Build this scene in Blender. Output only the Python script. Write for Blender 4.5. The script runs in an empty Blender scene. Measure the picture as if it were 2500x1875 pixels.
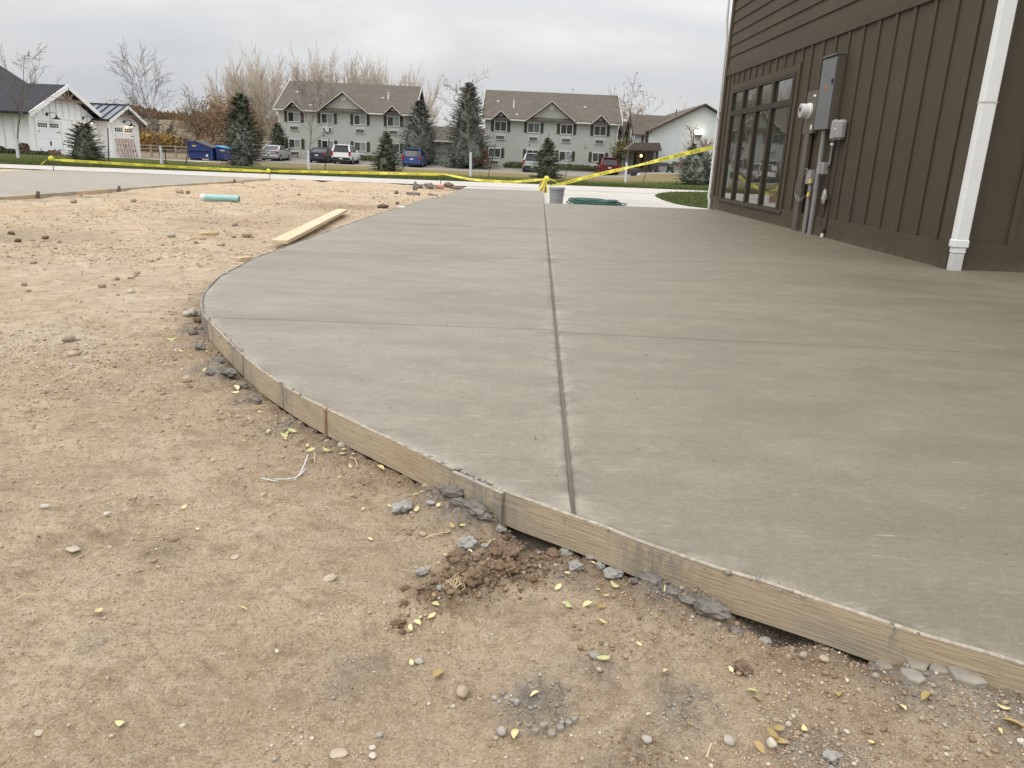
import bpy, bmesh, math, random
import numpy as np
from mathutils import Vector, Matrix, Euler, noise as mnoise

random.seed(7); rng = np.random.default_rng(11)
scene = bpy.context.scene
C = scene.collection
R = math.radians

# ------------------------------------------------------------------ camera
F_PX, W_PX = 1900.0, 2500.0
PITCH, ROLL = math.atan((937.5-382)*math.cos(R(2.6))/F_PX), R(2.6)
cam = bpy.data.cameras.new('camera'); cam_o = bpy.data.objects.new('camera', cam); C.objects.link(cam_o)
cam.sensor_fit = 'HORIZONTAL'; cam.sensor_width = 36.0; cam.lens = 36.0*F_PX/W_PX
cam.clip_start = 0.05; cam.clip_end = 3000
fw = Vector((0, math.cos(PITCH), -math.sin(PITCH)))
r0 = Vector((1,0,0)); u0 = Vector((0, math.sin(PITCH), math.cos(PITCH)))
rt = r0*math.cos(ROLL) + u0*math.sin(ROLL); up = -r0*math.sin(ROLL) + u0*math.cos(ROLL)
cam_o.matrix_world = Matrix(((rt.x,up.x,-fw.x,0),(rt.y,up.y,-fw.y,0),(rt.z,up.z,-fw.z,0.85),(0,0,0,1)))
scene.camera = cam_o

# ------------------------------------------------------------------ world, sun, exposure
SUN_EL, SUN_AZ = R(58), R(-125)          # azimuth measured from +Y towards +X
world = bpy.data.worlds.new('World'); scene.world = world; world.use_nodes = True
wt = world.node_tree; wt.nodes.clear()
def wn(t, **k):
    n = wt.nodes.new(t)
    for a, b in k.items(): setattr(n, a, b)
    return n
wo = wn('ShaderNodeOutputWorld'); bgs = wn('ShaderNodeBackground'); bgc = wn('ShaderNodeBackground'); mixw = wn('ShaderNodeMixShader')
sky = wn('ShaderNodeTexSky', sky_type='NISHITA', sun_disc=False, sun_elevation=SUN_EL, sun_rotation=SUN_AZ)
sky.air_density = 1.0; sky.dust_density = 3.0
bgs.inputs[1].default_value = 0.10
wt.links.new(sky.outputs[0], bgs.inputs[0])
tc = wn('ShaderNodeTexCoord'); sep = wn('ShaderNodeSeparateXYZ'); wt.links.new(tc.outputs['Generated'], sep.inputs[0])
zc = wn('ShaderNodeMath', operation='MAXIMUM'); zc.inputs[1].default_value = 0.0; wt.links.new(sep.outputs[2], zc.inputs[0])
zd = wn('ShaderNodeMath', operation='ADD'); zd.inputs[1].default_value = 0.34; wt.links.new(zc.outputs[0], zd.inputs[0])
dv = wn('ShaderNodeVectorMath', operation='DIVIDE'); wt.links.new(tc.outputs['Generated'], dv.inputs[0])
cmb = wn('ShaderNodeCombineXYZ')
for i in range(3): wt.links.new(zd.outputs[0], cmb.inputs[i])
wt.links.new(cmb.outputs[0], dv.inputs[1])
mp = wn('ShaderNodeMapping'); mp.inputs['Scale'].default_value = (1.5, 2.1, 0.0); mp.inputs['Location'].default_value = (3.1, 1.7, 0)
wt.links.new(dv.outputs[0], mp.inputs[0])
nz = wn('ShaderNodeTexNoise'); nz.inputs['Scale'].default_value = 1.0; nz.inputs['Detail'].default_value = 5; nz.inputs['Roughness'].default_value = 0.52; nz.inputs['Distortion'].default_value = 0.3
wt.links.new(mp.outputs[0], nz.inputs[0])
rp = wn('ShaderNodeValToRGB'); wt.links.new(nz.outputs[0], rp.inputs[0])
e = rp.color_ramp.elements
e[0].position = 0.30; e[0].color = (0.53, 0.555, 0.59, 1)
e[1].position = 0.66; e[1].color = (0.705, 0.707, 0.71, 1)
m_ = rp.color_ramp.elements.new(0.5); m_.color = (0.60, 0.606, 0.615, 1)
# overcast luminance rises towards the zenith (CIE overcast sky)
g1 = wn('ShaderNodeMath', operation='MULTIPLY_ADD'); g1.inputs[1].default_value = 1.95; g1.inputs[2].default_value = 0.84
wt.links.new(zc.outputs[0], g1.inputs[0])
wt.links.new(rp.outputs[0], bgc.inputs[0]); wt.links.new(g1.outputs[0], bgc.inputs[1])
mixw.inputs[0].default_value = 0.96
wt.links.new(bgs.outputs[0], mixw.inputs[1]); wt.links.new(bgc.outputs[0], mixw.inputs[2]); wt.links.new(mixw.outputs[0], wo.inputs[0])

sun = bpy.data.lights.new('sun', 'SUN'); sun.energy = 1.4; sun.angle = R(50); sun.color = (1.0, 0.94, 0.85)
sun_o = bpy.data.objects.new('sun', sun); C.objects.link(sun_o)
sd = Vector((math.sin(SUN_AZ)*math.cos(SUN_EL), math.cos(SUN_AZ)*math.cos(SUN_EL), math.sin(SUN_EL)))
sun_o.rotation_euler = sd.to_track_quat('Z', 'Y').to_euler(); sun_o.location = (-20, -20, 40)
vs = scene.view_settings
vs.view_transform = 'Standard'; vs.look = 'None'; vs.exposure = 0.22; vs.gamma = 1.0; vs.use_curve_mapping = False

# ------------------------------------------------------------------ material helpers
class NT:
    def __init__(s, name):
        s.m = bpy.data.materials.new(name); s.m.use_nodes = True
        s.t = s.m.node_tree; s.t.nodes.clear()
        s.out = s.n('ShaderNodeOutputMaterial'); s.b = s.n('ShaderNodeBsdfPrincipled')
        s.l(s.b.outputs[0], s.out.inputs[0]); s.tc = s.n('ShaderNodeTexCoord'); s.h = None
    def n(s, t, **k):
        x = s.t.nodes.new(t)
        for a, b in k.items(): setattr(x, a, b)
        return x
    def l(s, a, b): s.t.links.new(a, b)
    def set(s, sock, v):
        if isinstance(v, bpy.types.NodeSocket): s.l(v, sock)
        elif isinstance(v, (tuple, list)) and len(v) == 3 and sock.type == 'RGBA': sock.default_value = (*v, 1)
        else: sock.default_value = v
    def obj(s): return s.tc.outputs['Object']
    def map(s, sc=(1,1,1), rot=(0,0,0), src=None, loc=(0,0,0)):
        x = s.n('ShaderNodeMapping'); x.inputs['Scale'].default_value = sc; x.inputs['Rotation'].default_value = rot; x.inputs['Location'].default_value = loc
        s.l(src or s.obj(), x.inputs[0]); return x.outputs[0]
    def noise(s, scale, detail=3, rough=0.55, vec=None, dist=0.0):
        x = s.n('ShaderNodeTexNoise'); x.inputs['Scale'].default_value = scale; x.inputs['Detail'].default_value = detail
        x.inputs['Roughness'].default_value = rough; x.inputs['Distortion'].default_value = dist
        s.l(vec or s.obj(), x.inputs['Vector']); return x.outputs[0]
    def voro(s, scale, vec=None, feature='F1', out=0):
        x = s.n('ShaderNodeTexVoronoi', feature=feature); x.inputs['Scale'].default_value = scale
        s.l(vec or s.obj(), x.inputs['Vector']); return x.outputs[out]
    def wave(s, scale, dist=0, detail=2, vec=None, axis='X', prof='SIN', dscale=1.0):
        x = s.n('ShaderNodeTexWave', bands_direction=axis, wave_profile=prof); x.inputs['Scale'].default_value = scale
        x.inputs['Distortion'].default_value = dist; x.inputs['Detail'].default_value = detail; x.inputs['Detail Scale'].default_value = dscale
        s.l(vec or s.obj(), x.inputs['Vector']); return x.outputs[1]
    def ramp(s, fac, stops):
        x = s.n('ShaderNodeValToRGB'); s.l(fac, x.inputs[0]); el = x.color_ramp.elements
        while len(el) < len(stops): el.new(0.5)
        for i, (p, c) in enumerate(stops):
            el[i].position = p; el[i].color = (c, c, c, 1) if isinstance(c, (int, float)) else (*c, 1)
        return x.outputs[0]
    def mix(s, f, a, b, mode='MIX'):
        x = s.n('ShaderNodeMix', data_type='RGBA', blend_type=mode)
        s.set(x.inputs[0], f); s.set(x.inputs[6], a); s.set(x.inputs[7], b); return x.outputs[2]
    def math(s, op, a, b=0.0, c=0.0):
        x = s.n('ShaderNodeMath', operation=op); s.set(x.inputs[0], a); s.set(x.inputs[1], b); s.set(x.inputs[2], c); return x.outputs[0]
    def attr(s, name):
        x = s.n('ShaderNodeAttribute'); x.attribute_name = name; return x.outputs['Fac']
    def rnd(s):
        return s.n('ShaderNodeObjectInfo').outputs['Random']
    def bump(s, h, strength=0.5, dist=0.01):
        x = s.n('ShaderNodeBump'); x.inputs['Strength'].default_value = strength; x.inputs['Distance'].default_value = dist
        s.l(h, x.inputs['Height'])
        if s.h is not None: s.l(s.h, x.inputs['Normal'])
        s.h = x.outputs[0]; s.l(s.h, s.b.inputs['Normal'])
    def done(s, col=None, rough=0.8, metal=0.0, spec=0.5, ior=None):
        if col is not None: s.set(s.b.inputs['Base Color'], col)
        s.set(s.b.inputs['Roughness'], rough); s.b.inputs['Metallic'].default_value = metal
        s.b.inputs['Specular IOR Level'].default_value = spec
        if ior: s.b.inputs['IOR'].default_value = ior
        return s.m

def dull(name, col, rough=0.8, var=0.12, scale=8.0, bump=0.0, bscale=60.0, spec=0.4, metal=0.0, perobj=0.0):
    """a plain surface with a little mottling"""
    t = NT(name)
    n1 = t.noise(scale, 4, 0.6)
    lo = tuple(max(0, c*(1-var)) for c in col); hi = tuple(min(1, c*(1+var)) for c in col)
    c = t.ramp(n1, [(0.3, lo), (0.7, hi)])
    if perobj:
        f = t.math('MULTIPLY_ADD', t.rnd(), 2*perobj, 1-perobj)
        x = t.n('ShaderNodeVectorMath', operation='SCALE'); t.l(c, x.inputs[0]); t.l(f, x.inputs['Scale']); c = x.outputs[0]
    if bump: t.bump(t.noise(bscale, 3, 0.6), bump, 0.004)
    return t.done(c, rough, metal, spec)

def glass(name, col=(0.02,0.023,0.022), ior=1.6, rough=0.03):
    t = NT(name); t.bump(t.noise(1.2, 2), 0.03, 0.05)
    return t.done(col, rough, 0, 0.5, ior)

def lit(name, col, st):
    t = NT(name); t.b.inputs['Emission Color'].default_value = (*col, 1); t.b.inputs['Emission Strength'].default_value = st
    return t.done(col, 0.5)

# ------------------------------------------------------------------ mesh helpers
def world_off(p):
    v = Vector((0,0,0))
    while p is not None: v += p.location; p = p.parent
    return v
class MB:
    """collects shapes, then links them as ONE mesh object"""
    def __init__(s): s.v = []; s.f = []; s.mi = []
    def add(s, vs, fs, mi=0):
        o = len(s.v); s.v += [tuple(p) for p in vs]; s.f += [tuple(i+o for i in f) for f in fs]; s.mi += [mi]*len(fs)
    def box(s, x0, x1, y0, y1, z0, z1, mi=0):
        s.add([(x0,y0,z0),(x1,y0,z0),(x1,y1,z0),(x0,y1,z0),(x0,y0,z1),(x1,y0,z1),(x1,y1,z1),(x0,y1,z1)],
              [(0,3,2,1),(4,5,6,7),(0,1,5,4),(1,2,6,5),(2,3,7,6),(3,0,4,7)], mi)
    def bar(s, a, b, w, h, upv=(0,0,1), mi=0):
        """a beam from a to b, w wide, h high"""
        a, b = Vector(a), Vector(b); d = (b-a).normalized(); r = d.cross(Vector(upv))
        if r.length < 1e-5: r = d.cross(Vector((1,0,0)))
        r.normalize(); u = r.cross(d)
        P = []
        for q in (a, b):
            for sx, sy in ((-1,-1),(1,-1),(1,1),(-1,1)): P.append(q + r*(sx*w/2) + u*(sy*h/2))
        s.add(P, [(0,3,2,1),(4,5,6,7),(0,1,5,4),(1,2,6,5),(2,3,7,6),(3,0,4,7)], mi)
    def prism(s, poly, axis, lo, hi, mi=0):
        """extrude a 2D polygon along an axis; 'x': (y,z), 'y': (x,z), 'z': (x,y)"""
        n = len(poly)
        def P(p, t): return (t,p[0],p[1]) if axis == 'x' else ((p[0],t,p[1]) if axis == 'y' else (p[0],p[1],t))
        vs = [P(p, lo) for p in poly] + [P(p, hi) for p in poly]
        s.add(vs, [tuple(range(n))[::-1], tuple(range(n, 2*n))] + [(i,(i+1)%n,n+(i+1)%n,n+i) for i in range(n)], mi)
    def tube(s, pts, rad, n=6, mi=0, cap=True):
        pts = [Vector(p) for p in pts]; k = len(pts)
        if not isinstance(rad, (list, tuple)): rad = [rad]*k
        o = len(s.v); ref = None
        for i, p in enumerate(pts):
            d = (pts[min(i+1,k-1)] - pts[max(i-1,0)])
            d = d.normalized() if d.length > 1e-9 else Vector((0,0,1))
            if ref is None: ref = d.orthogonal().normalized()
            ref = (ref - d*ref.dot(d))
            ref = ref.normalized() if ref.length > 1e-6 else d.orthogonal().normalized()
            q = d.cross(ref)
            for j in range(n):
                a = 2*math.pi*j/n; s.v.append(tuple(p + (ref*math.cos(a) + q*math.sin(a))*rad[i]))
        for i in range(k-1):
            for j in range(n):
                s.f.append((o+i*n+j, o+i*n+(j+1)%n, o+(i+1)*n+(j+1)%n, o+(i+1)*n+j)); s.mi.append(mi)
        if cap:
            s.f.append(tuple(o+j for j in range(n))[::-1]); s.f.append(tuple(o+(k-1)*n+j for j in range(n))); s.mi += [mi, mi]
    def lathe(s, c, prof, n=20, mi=0):
        o = len(s.v)
        for r, z in prof:
            for j in range(n):
                a = 2*math.pi*j/n; s.v.append((c[0]+r*math.cos(a), c[1]+r*math.sin(a), c[2]+z))
        for i in range(len(prof)-1):
            for j in range(n):
                s.f.append((o+i*n+j, o+i*n+(j+1)%n, o+(i+1)*n+(j+1)%n, o+(i+1)*n+j)); s.mi.append(mi)
    def disc(s, c, r, axis, t, n=20, mi=0):
        """a cylinder of radius r and length t along axis starting at c"""
        d = Vector(axis).normalized(); s.tube([Vector(c), Vector(c)+d*t], r, n, mi)
    def build(s, name, mat, parent=None, smooth=False, local=False, bevel=0.0, segs=1):
        me = bpy.data.meshes.new(name)
        off = Vector((0,0,0)) if local else world_off(parent)
        me.from_pydata([(a-off.x, b-off.y, c-off.z) for a,b,c in s.v], [], s.f)
        mats = mat if isinstance(mat, (list, tuple)) else [mat]
        for m in mats: me.materials.append(m)
        if len(mats) > 1: me.polygons.foreach_set('material_index', s.mi)
        if smooth: me.polygons.foreach_set('use_smooth', [True]*len(me.polygons))
        me.update()
        o = bpy.data.objects.new(name, me); C.objects.link(o)
        if parent is not None: o.parent = parent
        if bevel:
            b = o.modifiers.new('edge', 'BEVEL'); b.width = bevel; b.segments = segs; b.limit_method = 'ANGLE'
        return o
def tag(o, label=None, cat=None, group=None, kind=None):
    if label: o['label'] = label
    if cat: o['category'] = cat
    if group: o['group'] = group
    if kind: o['kind'] = kind
    return o
def empty(name, loc, label=None, cat=None, group=None, rz=0.0, kind=None):
    o = bpy.data.objects.new(name, None); C.objects.link(o); o.location = loc; o.rotation_euler = (0,0,rz)
    o.empty_display_size = 0.1
    return tag(o, label, cat, group, kind)
def copy_tree(o, parent=None):
    c = o.copy(); C.objects.link(c); c.parent = parent
    for ch in list(o.children): copy_tree(ch, c)
    return c
def box_part(name, mat, parent, *a, bevel=0.0):
    m = MB(); m.box(*a); return m.build(name, mat, parent, bevel=bevel)

# ------------------------------------------------------------------ terrain
PY = [-60, 25, 30, 38, 44, 52, 60, 72, 82, 87, 95, 130, 160, 220, 260, 330, 520]
PZ = [-.1, -.1, -.1, -.17, -.22, -.35, -.5, -.62, -.62, -.30, -.28, -.3, .3, 5.6, 7.2, 7.9, 7.0]
def sstep(a, b, x):
    t = np.clip((x-a)/(b-a), 0, 1); return t*t*(3-2*t)
def T(x, y):
    x = np.asarray(x, float); y = np.asarray(y, float)
    z = np.interp(y, PY, PZ)
    z = z + .16*sstep(4, 9, x)*sstep(31, 37, y)*(1-sstep(40, 50, y)) + .62*sstep(8.5, 12.5, x)*sstep(62, 76, y)*(1-sstep(110,160,y))
    return z
def Tz(x, y): return float(T(x, y))
def vnoise(x, y, s=0):
    xi = np.floor(x); yi = np.floor(y); fx = x-xi; fy = y-yi
    fx = fx*fx*fx*(fx*(fx*6-15)+10); fy = fy*fy*fy*(fy*(fy*6-15)+10)
    def hsh(a, b):
        n = (a.astype(np.int64)*374761393 + b.astype(np.int64)*668265263 + s*982451653) & 0x7fffffff
        n = ((n ^ (n >> 13))*1274126177) & 0x7fffffff
        return ((n ^ (n >> 16)) & 0xffff)/65535.0
    a = hsh(xi, yi); b = hsh(xi+1, yi); c = hsh(xi, yi+1); d = hsh(xi+1, yi+1)
    return (a*(1-fx)+b*fx)*(1-fy) + (c*(1-fx)+d*fx)*fy - 0.5
def inpoly(x, y, poly):
    r = np.zeros(np.shape(x), bool); n = len(poly); j = n-1
    for i in range(n):
        xi, yi = poly[i]; xj, yj = poly[j]
        c = ((yi > y) != (yj > y)) & (x < (xj-xi)*(y-yi)/(yj-yi+1e-12)+xi)
        r ^= c; j = i
    return r
def grid_mesh(name, xs, ys, zf, mat, dz=0.0, mask=None, kind='structure', smooth=True):
    X, Y = np.meshgrid(xs, ys); Z = zf(X, Y)+dz
    v = np.stack([X.ravel(), Y.ravel(), Z.ravel()], 1); nx, ny = len(xs), len(ys)
    i = np.arange((nx-1)*(ny-1)); q = (i//(nx-1))*nx + i % (nx-1)
    f = np.stack([q, q+1, q+nx+1, q+nx], 1)
    if mask is not None:
        cx = v[f].mean(1); f = f[mask(cx[:,0], cx[:,1])]
    return np_mesh(name, v, f, mat, kind, smooth)
def np_mesh(name, v, f, mat, kind=None, smooth=False, parent=None, attrs=None):
    me = bpy.data.meshes.new(name); k = f.shape[1]
    me.vertices.add(len(v)); me.vertices.foreach_set('co', np.asarray(v, np.float32).ravel())
    me.loops.add(f.size); me.loops.foreach_set('vertex_index', f.astype(np.int32).ravel())
    me.polygons.add(len(f)); me.polygons.foreach_set('loop_start', np.arange(0, f.size, k, dtype=np.int32))
    me.polygons.foreach_set('loop_total', np.full(len(f), k, np.int32))
    if smooth: me.polygons.foreach_set('use_smooth', np.ones(len(f), bool))
    me.materials.append(mat)
    if attrs:
        for a, d in attrs.items():
            at = me.attributes.new(a, 'FLOAT', 'POINT'); at.data.foreach_set('value', np.asarray(d, np.float32))
    me.update(); me.validate()
    o = bpy.data.objects.new(name, me); C.objects.link(o)
    if parent is not None: o.parent = parent
    if kind: o['kind'] = kind
    return o

# ------------------------------------------------------------------ slab outline (left side), metres
EDGE = [(-1.502, 21.056),(-1.567, 16.291),(-1.824, 15.034),(-1.885, 12.522),(-2.003, 10.523),(-2.047, 6.929),(-2.053, 6.098),(-1.999, 5.469),(-1.977, 5.162),(-1.884, 4.744),(-1.818, 4.479),(-1.709, 4.179),(-1.609, 3.948),(-1.506, 3.773),(-1.367, 3.548),(-1.216, 3.299),(-1.115, 3.146),(-0.999, 2.966),(-0.849, 2.776),(-0.749, 2.65),(-0.62, 2.509),(-0.497, 2.386),(-0.388, 2.28),(-0.29, 2.185),(-0.165, 2.052),(0.013, 1.884),(0.177, 1.774),(0.265, 1.709),(0.341, 1.631),(0.443, 1.564),(0.518, 1.513),(0.623, 1.46),(0.715, 1.393),(0.791, 1.34),(0.866, 1.296),(0.914, 1.269),(0.963, 1.242)]
_E = np.array(EDGE + [(1.62,0.84),(2.6,0.25),(3.6,-.35),(6.0,-1.8)])
_d = np.r_[0, np.cumsum(np.hypot(*np.diff(_E, axis=0).T))]
_s = np.arange(0, _d[-1], .04)
_ex = np.interp(_s, _d, _E[:,0]); _ey = np.interp(_s, _d, _E[:,1])
for _ in range(6):
    for a in (_ex, _ey): a[1:-1] = .25*a[:-2]+.5*a[1:-1]+.25*a[2:]
EX, EY, ES = _ex, _ey, _s
def XL(y): return np.interp(y, EY[::-1], EX[::-1])
def XJ(y): return .131+.0217*np.asarray(y)
def edge_at_y(y): return float(np.interp(-y, -EY, ES))
def edge_pt(s):
    x = np.interp(s, ES, EX); y = np.interp(s, ES, EY)
    x2 = np.interp(s+.03, ES, EX); y2 = np.interp(s+.03, ES, EY); x1 = np.interp(s-.03, ES, EX); y1 = np.interp(s-.03, ES, EY)
    t = Vector((x2-x1, y2-y1, 0)).normalized(); nrm = Vector((t.y, -t.x, 0))
    if nrm.x > 0 and y > 3: nrm = -nrm
    if y <= 3 and nrm.y > 0: nrm = -nrm
    return Vector((x, y, 0)), t, nrm

DRIVE = [(-7.74,8.8),(-7.62,13.69),(-7.43,18.04),(-7.13,22.7),(-8.42,22.55),(-10.7,22.1),(-12.9,21.7),(-12.7,19.5),(-12.7,8.8)]
APRON = [(.3,15.5),(14,17.2),(14,34),(-1.65,26),(-1.65,21.0),(.3,21.0)]

# zones on the dirt: x, y, radius, height, dampness and dimming, cement, chalk, rough
ZONES = [(-.06,1.60,.10,.020,1,.0,0,2.4),(.03,1.66,.09,.018,1,0,0,2.4),(-.13,1.54,.06,.008,.9,0,0,2.0),(.0,1.76,.10,.004,.9,0,0,1.6),(.75,1.0,.45,0,.35,0,0,.4),(.25,1.45,.3,0,.25,0,0,.3),(.06,1.80,.095,-.045,1,0,0,1.0),(.60,1.465,.060,-.036,1,0,0,.8),  # the wide zone at the near right paints dimming into the soil tone
 (.06,1.19,.075,.004,.2,.95,0,1.5),(-.26,1.25,.07,.0,.2,.45,0,.5),(-.31,1.215,.05,0,.1,.4,0,.3),(.82,1.26,.10,.032,.2,.9,0,1.0),(.93,1.17,.10,.03,.3,.9,0,1.2),(-.78,1.30,.04,0,0,.45,0,.3),(-.83,1.66,.07,.006,.5,.2,0,.9),
 (.33,1.21,.08,.004,.3,.65,0,1.3),(.84,1.30,.12,.006,.2,.9,0,1.0),(.95,1.20,.10,.0,.4,.8,0,1.0),(.55,1.10,.09,.003,.3,.6,0,1.2),(.22,1.07,.10,.003,.4,.4,0,1.4),
 (-2.28,3.64,.25,0,0,0,.9,0),(-1.9,3.40,.13,0,0,0,.7,.3),(-2.55,3.72,.32,0,0,0,.95,0),(-2.0,4.9,.6,0,0,0,.35,0),(-3.2,5.6,1.0,0,0,0,.4,0),
 (-1.30,3.27,.11,.03,.4,1,0,2.6),(-1.24,3.16,.07,.02,.3,1,0,2.0),(-1.64,3.93,.10,.022,.6,.9,0,2.2),(-1.50,3.68,.08,.015,.6,.7,0,1.8),(-1.02,2.86,.09,.01,.7,.6,0,1.8),(.36,1.585,.08,.034,.2,1,0,2.4),(.45,1.535,.06,.03,.3,1,0,2.4),(.18,1.30,.05,.003,.1,.6,0,.8),
 (-.10,1.915,.09,.026,.2,1,0,2.0),(-.19,2.02,.07,.026,.2,1,0,2.2),(.16,1.66,.06,.004,.3,.6,0,1.2),(-.8,2.55,.10,.0,.5,.5,0,1),(-.62,2.36,.12,0,.5,.1,0,1.2),(-.36,2.13,.10,.0,.6,.1,0,1.2),
 (-2.4,7.3,.5,0,.0,.15,.2,0),(-4.7,7.6,.7,0,.1,.5,0,0),(-3.6,10,.7,0,.2,.3,0,0),(-3.0,13.5,.9,0,.6,0,0,.5),(-1.8,21.9,.6,0,.8,0,0,1),(-2.6,22.8,.7,0,.6,0,0,1),
 (-8.3,11.4,.5,.0,.3,.9,0,1),(-7.2,13.2,.35,0,.3,.9,0,1),(-7.35,11.9,.3,0,.3,.9,0,1),(-7.1,14.2,.25,0,.3,.7,0,1),(.75,1.6,.05,-.01,.6,.2,0,.5)]
def edge_dist(x, y):
    """distance to the slab edge, negative under the slab"""
    d = np.full(x.shape, 9.0); P = np.stack([EX, EY], 1)
    far = (x < -5) | (y > 24)
    idx = np.where(~far.ravel())[0]; xf, yf = x.ravel(), y.ravel(); df = d.ravel()
    sub = P[::2]
    for k in range(0, len(idx), 40000):
        i = idx[k:k+40000]
        df[i] = np.sqrt(((xf[i,None]-sub[None,:,0])**2 + (yf[i,None]-sub[None,:,1])**2).min(1))
    d = df.reshape(x.shape)
    under = (x > XL(y)) & (y < 21.2)
    return np.where(under, -d, d)
def dirt(x, y, full=False):
    x = np.asarray(x, float); y = np.asarray(y, float)
    d = edge_dist(x, y)
    damp_dim = np.zeros(x.shape); cem = np.zeros(x.shape); chk = np.zeros(x.shape); rgh = np.zeros(x.shape); add = np.zeros(x.shape)
    wx = x+.05*vnoise(x*9, y*9, 90)+.03*vnoise(x*25, y*25, 91); wy = y+.05*vnoise(x*9, y*9, 92)+.03*vnoise(x*25, y*25, 93)
    for zx, zy, r, hh, dm, ce, ch, ro in ZONES:
        sc = 1.0 if r < .3 else 1.0
        w = np.exp(-(((wx-zx)**2+(wy-zy)**2)/(r*r*sc))**1.3)
        damp_dim = np.maximum(damp_dim, w*dm); cem = np.maximum(cem, w*ce); chk = np.maximum(chk, w*ch); rgh = np.maximum(rgh, w*ro); add += w*hh
    nearb = np.exp(-np.maximum(d, 0)/.17)*(y < 5.5)*np.clip(.9+1.6*vnoise(x*6, y*6, 40), 0, 1)
    damp_dim = np.maximum(damp_dim, .95*nearb); rgh = np.maximum(rgh, 1.0*nearb)
    cemb = np.exp(-np.maximum(d, 0)/.035)*np.clip(.55+2.2*vnoise(x*5, y*5, 41), 0, 1)
    cem = np.maximum(cem, cemb)
    patch = np.clip(.2+2.4*vnoise(x*1.7+7, y*1.7, 77)+.8*vnoise(x*7, y*7, 78), 0, 1)      # loose rough areas against packed ones
    rgh = np.maximum(rgh, .55*patch)
    far = np.clip((np.hypot(x, y)-3)/8, 0, 1)
    z = -.098 + .030*vnoise(x*.9, y*.9, 1)*(.6+far) + .016*vnoise(x*3.1, y*3.1, 2) + .006*vnoise(x*9, y*9, 3)
    z += (.0060*vnoise(x*24, y*24, 4) + .0050*vnoise(x*55, y*55, 5) + .0034*vnoise(x*120, y*120, 6))*(.55+1.1*rgh)
    lump = np.clip(vnoise(x*38, y*38, 8)-.08, 0, 1) + .5*np.clip(vnoise(x*80, y*80, 9)-.1, 0, 1)
    z += .022*lump*rgh
    z += far*(.014*vnoise(x*7, y*7, 18) + .026*np.clip(vnoise(x*5.2, y*5.2, 19)-.12, 0, 1) + .018*np.clip(vnoise(x*11, y*11, 21)-.1, 0, 1))
    z += .05*far*np.clip(vnoise(x*2.3, y*5.0, 12)-.12, 0, 1)*np.clip(.5+vnoise(x*.7, y*.7, 13), 0, 1)
    # tyre-tread ripples at the left, and a few wheel ruts further off
    m = np.exp(-(((x+1.09-.28*(y-1.57))/.10)**2)**2)*sstep(1.25, 1.4, y)*(1-sstep(1.85, 2.1, y))
    z += .0085*m*np.sin((y*.94-x*.34)*2*math.pi/.036+1.3*vnoise(x*20, y*20, 15))
    m2 = np.exp(-(((x+.62-.5*(y-1.2))/.09)**2)**2)*(1-sstep(1.5, 1.9, y))
    z += .0030*m2*np.sin((y*.8+x*.6)*2*math.pi/.05+2*vnoise(x*12, y*12, 16))
    sw = np.abs(vnoise(x*2.1+1.5*vnoise(x*.8, y*.8, 61), y*3.2, 60)); z += .010*np.clip(.07-sw, 0, 1)/.07*np.clip(.35+1.5*vnoise(x*1.3, y*1.3, 62), 0, 1)      # soft scuffs and old wheel marks
    for px_, py_, an in ((-.43,1.33,.6),(-.52,1.78,1.2),(-.18,1.42,.3),(.22,1.36,1.0),(-.75,2.05,1.3),(-.95,2.55,1.1),(-1.35,2.9,.9)):      # boot prints
        cu, su = math.cos(an), math.sin(an); uu = (x-px_)*cu+(y-py_)*su; vv_ = -(x-px_)*su+(y-py_)*cu; e_ = np.exp(-((uu/.13)**4+(vv_/(.046-.01*np.tanh(uu*12)))**4))
        z += e_*(-.0045+.0016*np.sign(np.sin(uu*2*math.pi/.023))*np.clip(1.2-np.abs(vv_)/.05, 0, 1)) + .003*np.exp(-(((uu/.155)**4+(vv_/.06)**4)-1)**2*6)
    for k, (o, sl) in enumerate(((-3.1, .16), (-4.6, .12), (-5.9, .2))):
        u = x-o+sl*(y-6)
        z -= .020*np.exp(-(u/.16)**2)*sstep(3.5, 5, y)*(1+.8*vnoise(x*3, y*3, 20+k))
    z += add
    # the earth stays below the top of the form board and out of the slab
    capz = -.055 - .02*vnoise(x*7, y*7, 50)
    z = np.where((d > 0) & (d < .3) & (y < 6), np.minimum(z, capz), z)
    z = np.where((d > 0) & (y >= 6), np.minimum(z, -.045), z)
    z = np.where((d >= .006) & (d < .2) & (y < 5.5), z-.016*np.exp(-d/.028)*np.clip(.6+2*vnoise(x*8, y*8, 52), 0, 1.3), z); z = np.where(d < .006, -.114+np.minimum(add, 0)*.9, z); z = np.where(d < -.25, -.20, z)
    z = np.where(inpoly(x, y, DRIVE) | inpoly(x, y, APRON) | (y > 24.95+.16*x), -.26, z)
    z = np.where((x > 4) & (y > 5), -.26, z)
    if full: return z, damp_dim, cem, chk, d
    return z
def hz(x, y): return float(dirt(np.array([x]), np.array([y]))[0])

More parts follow.
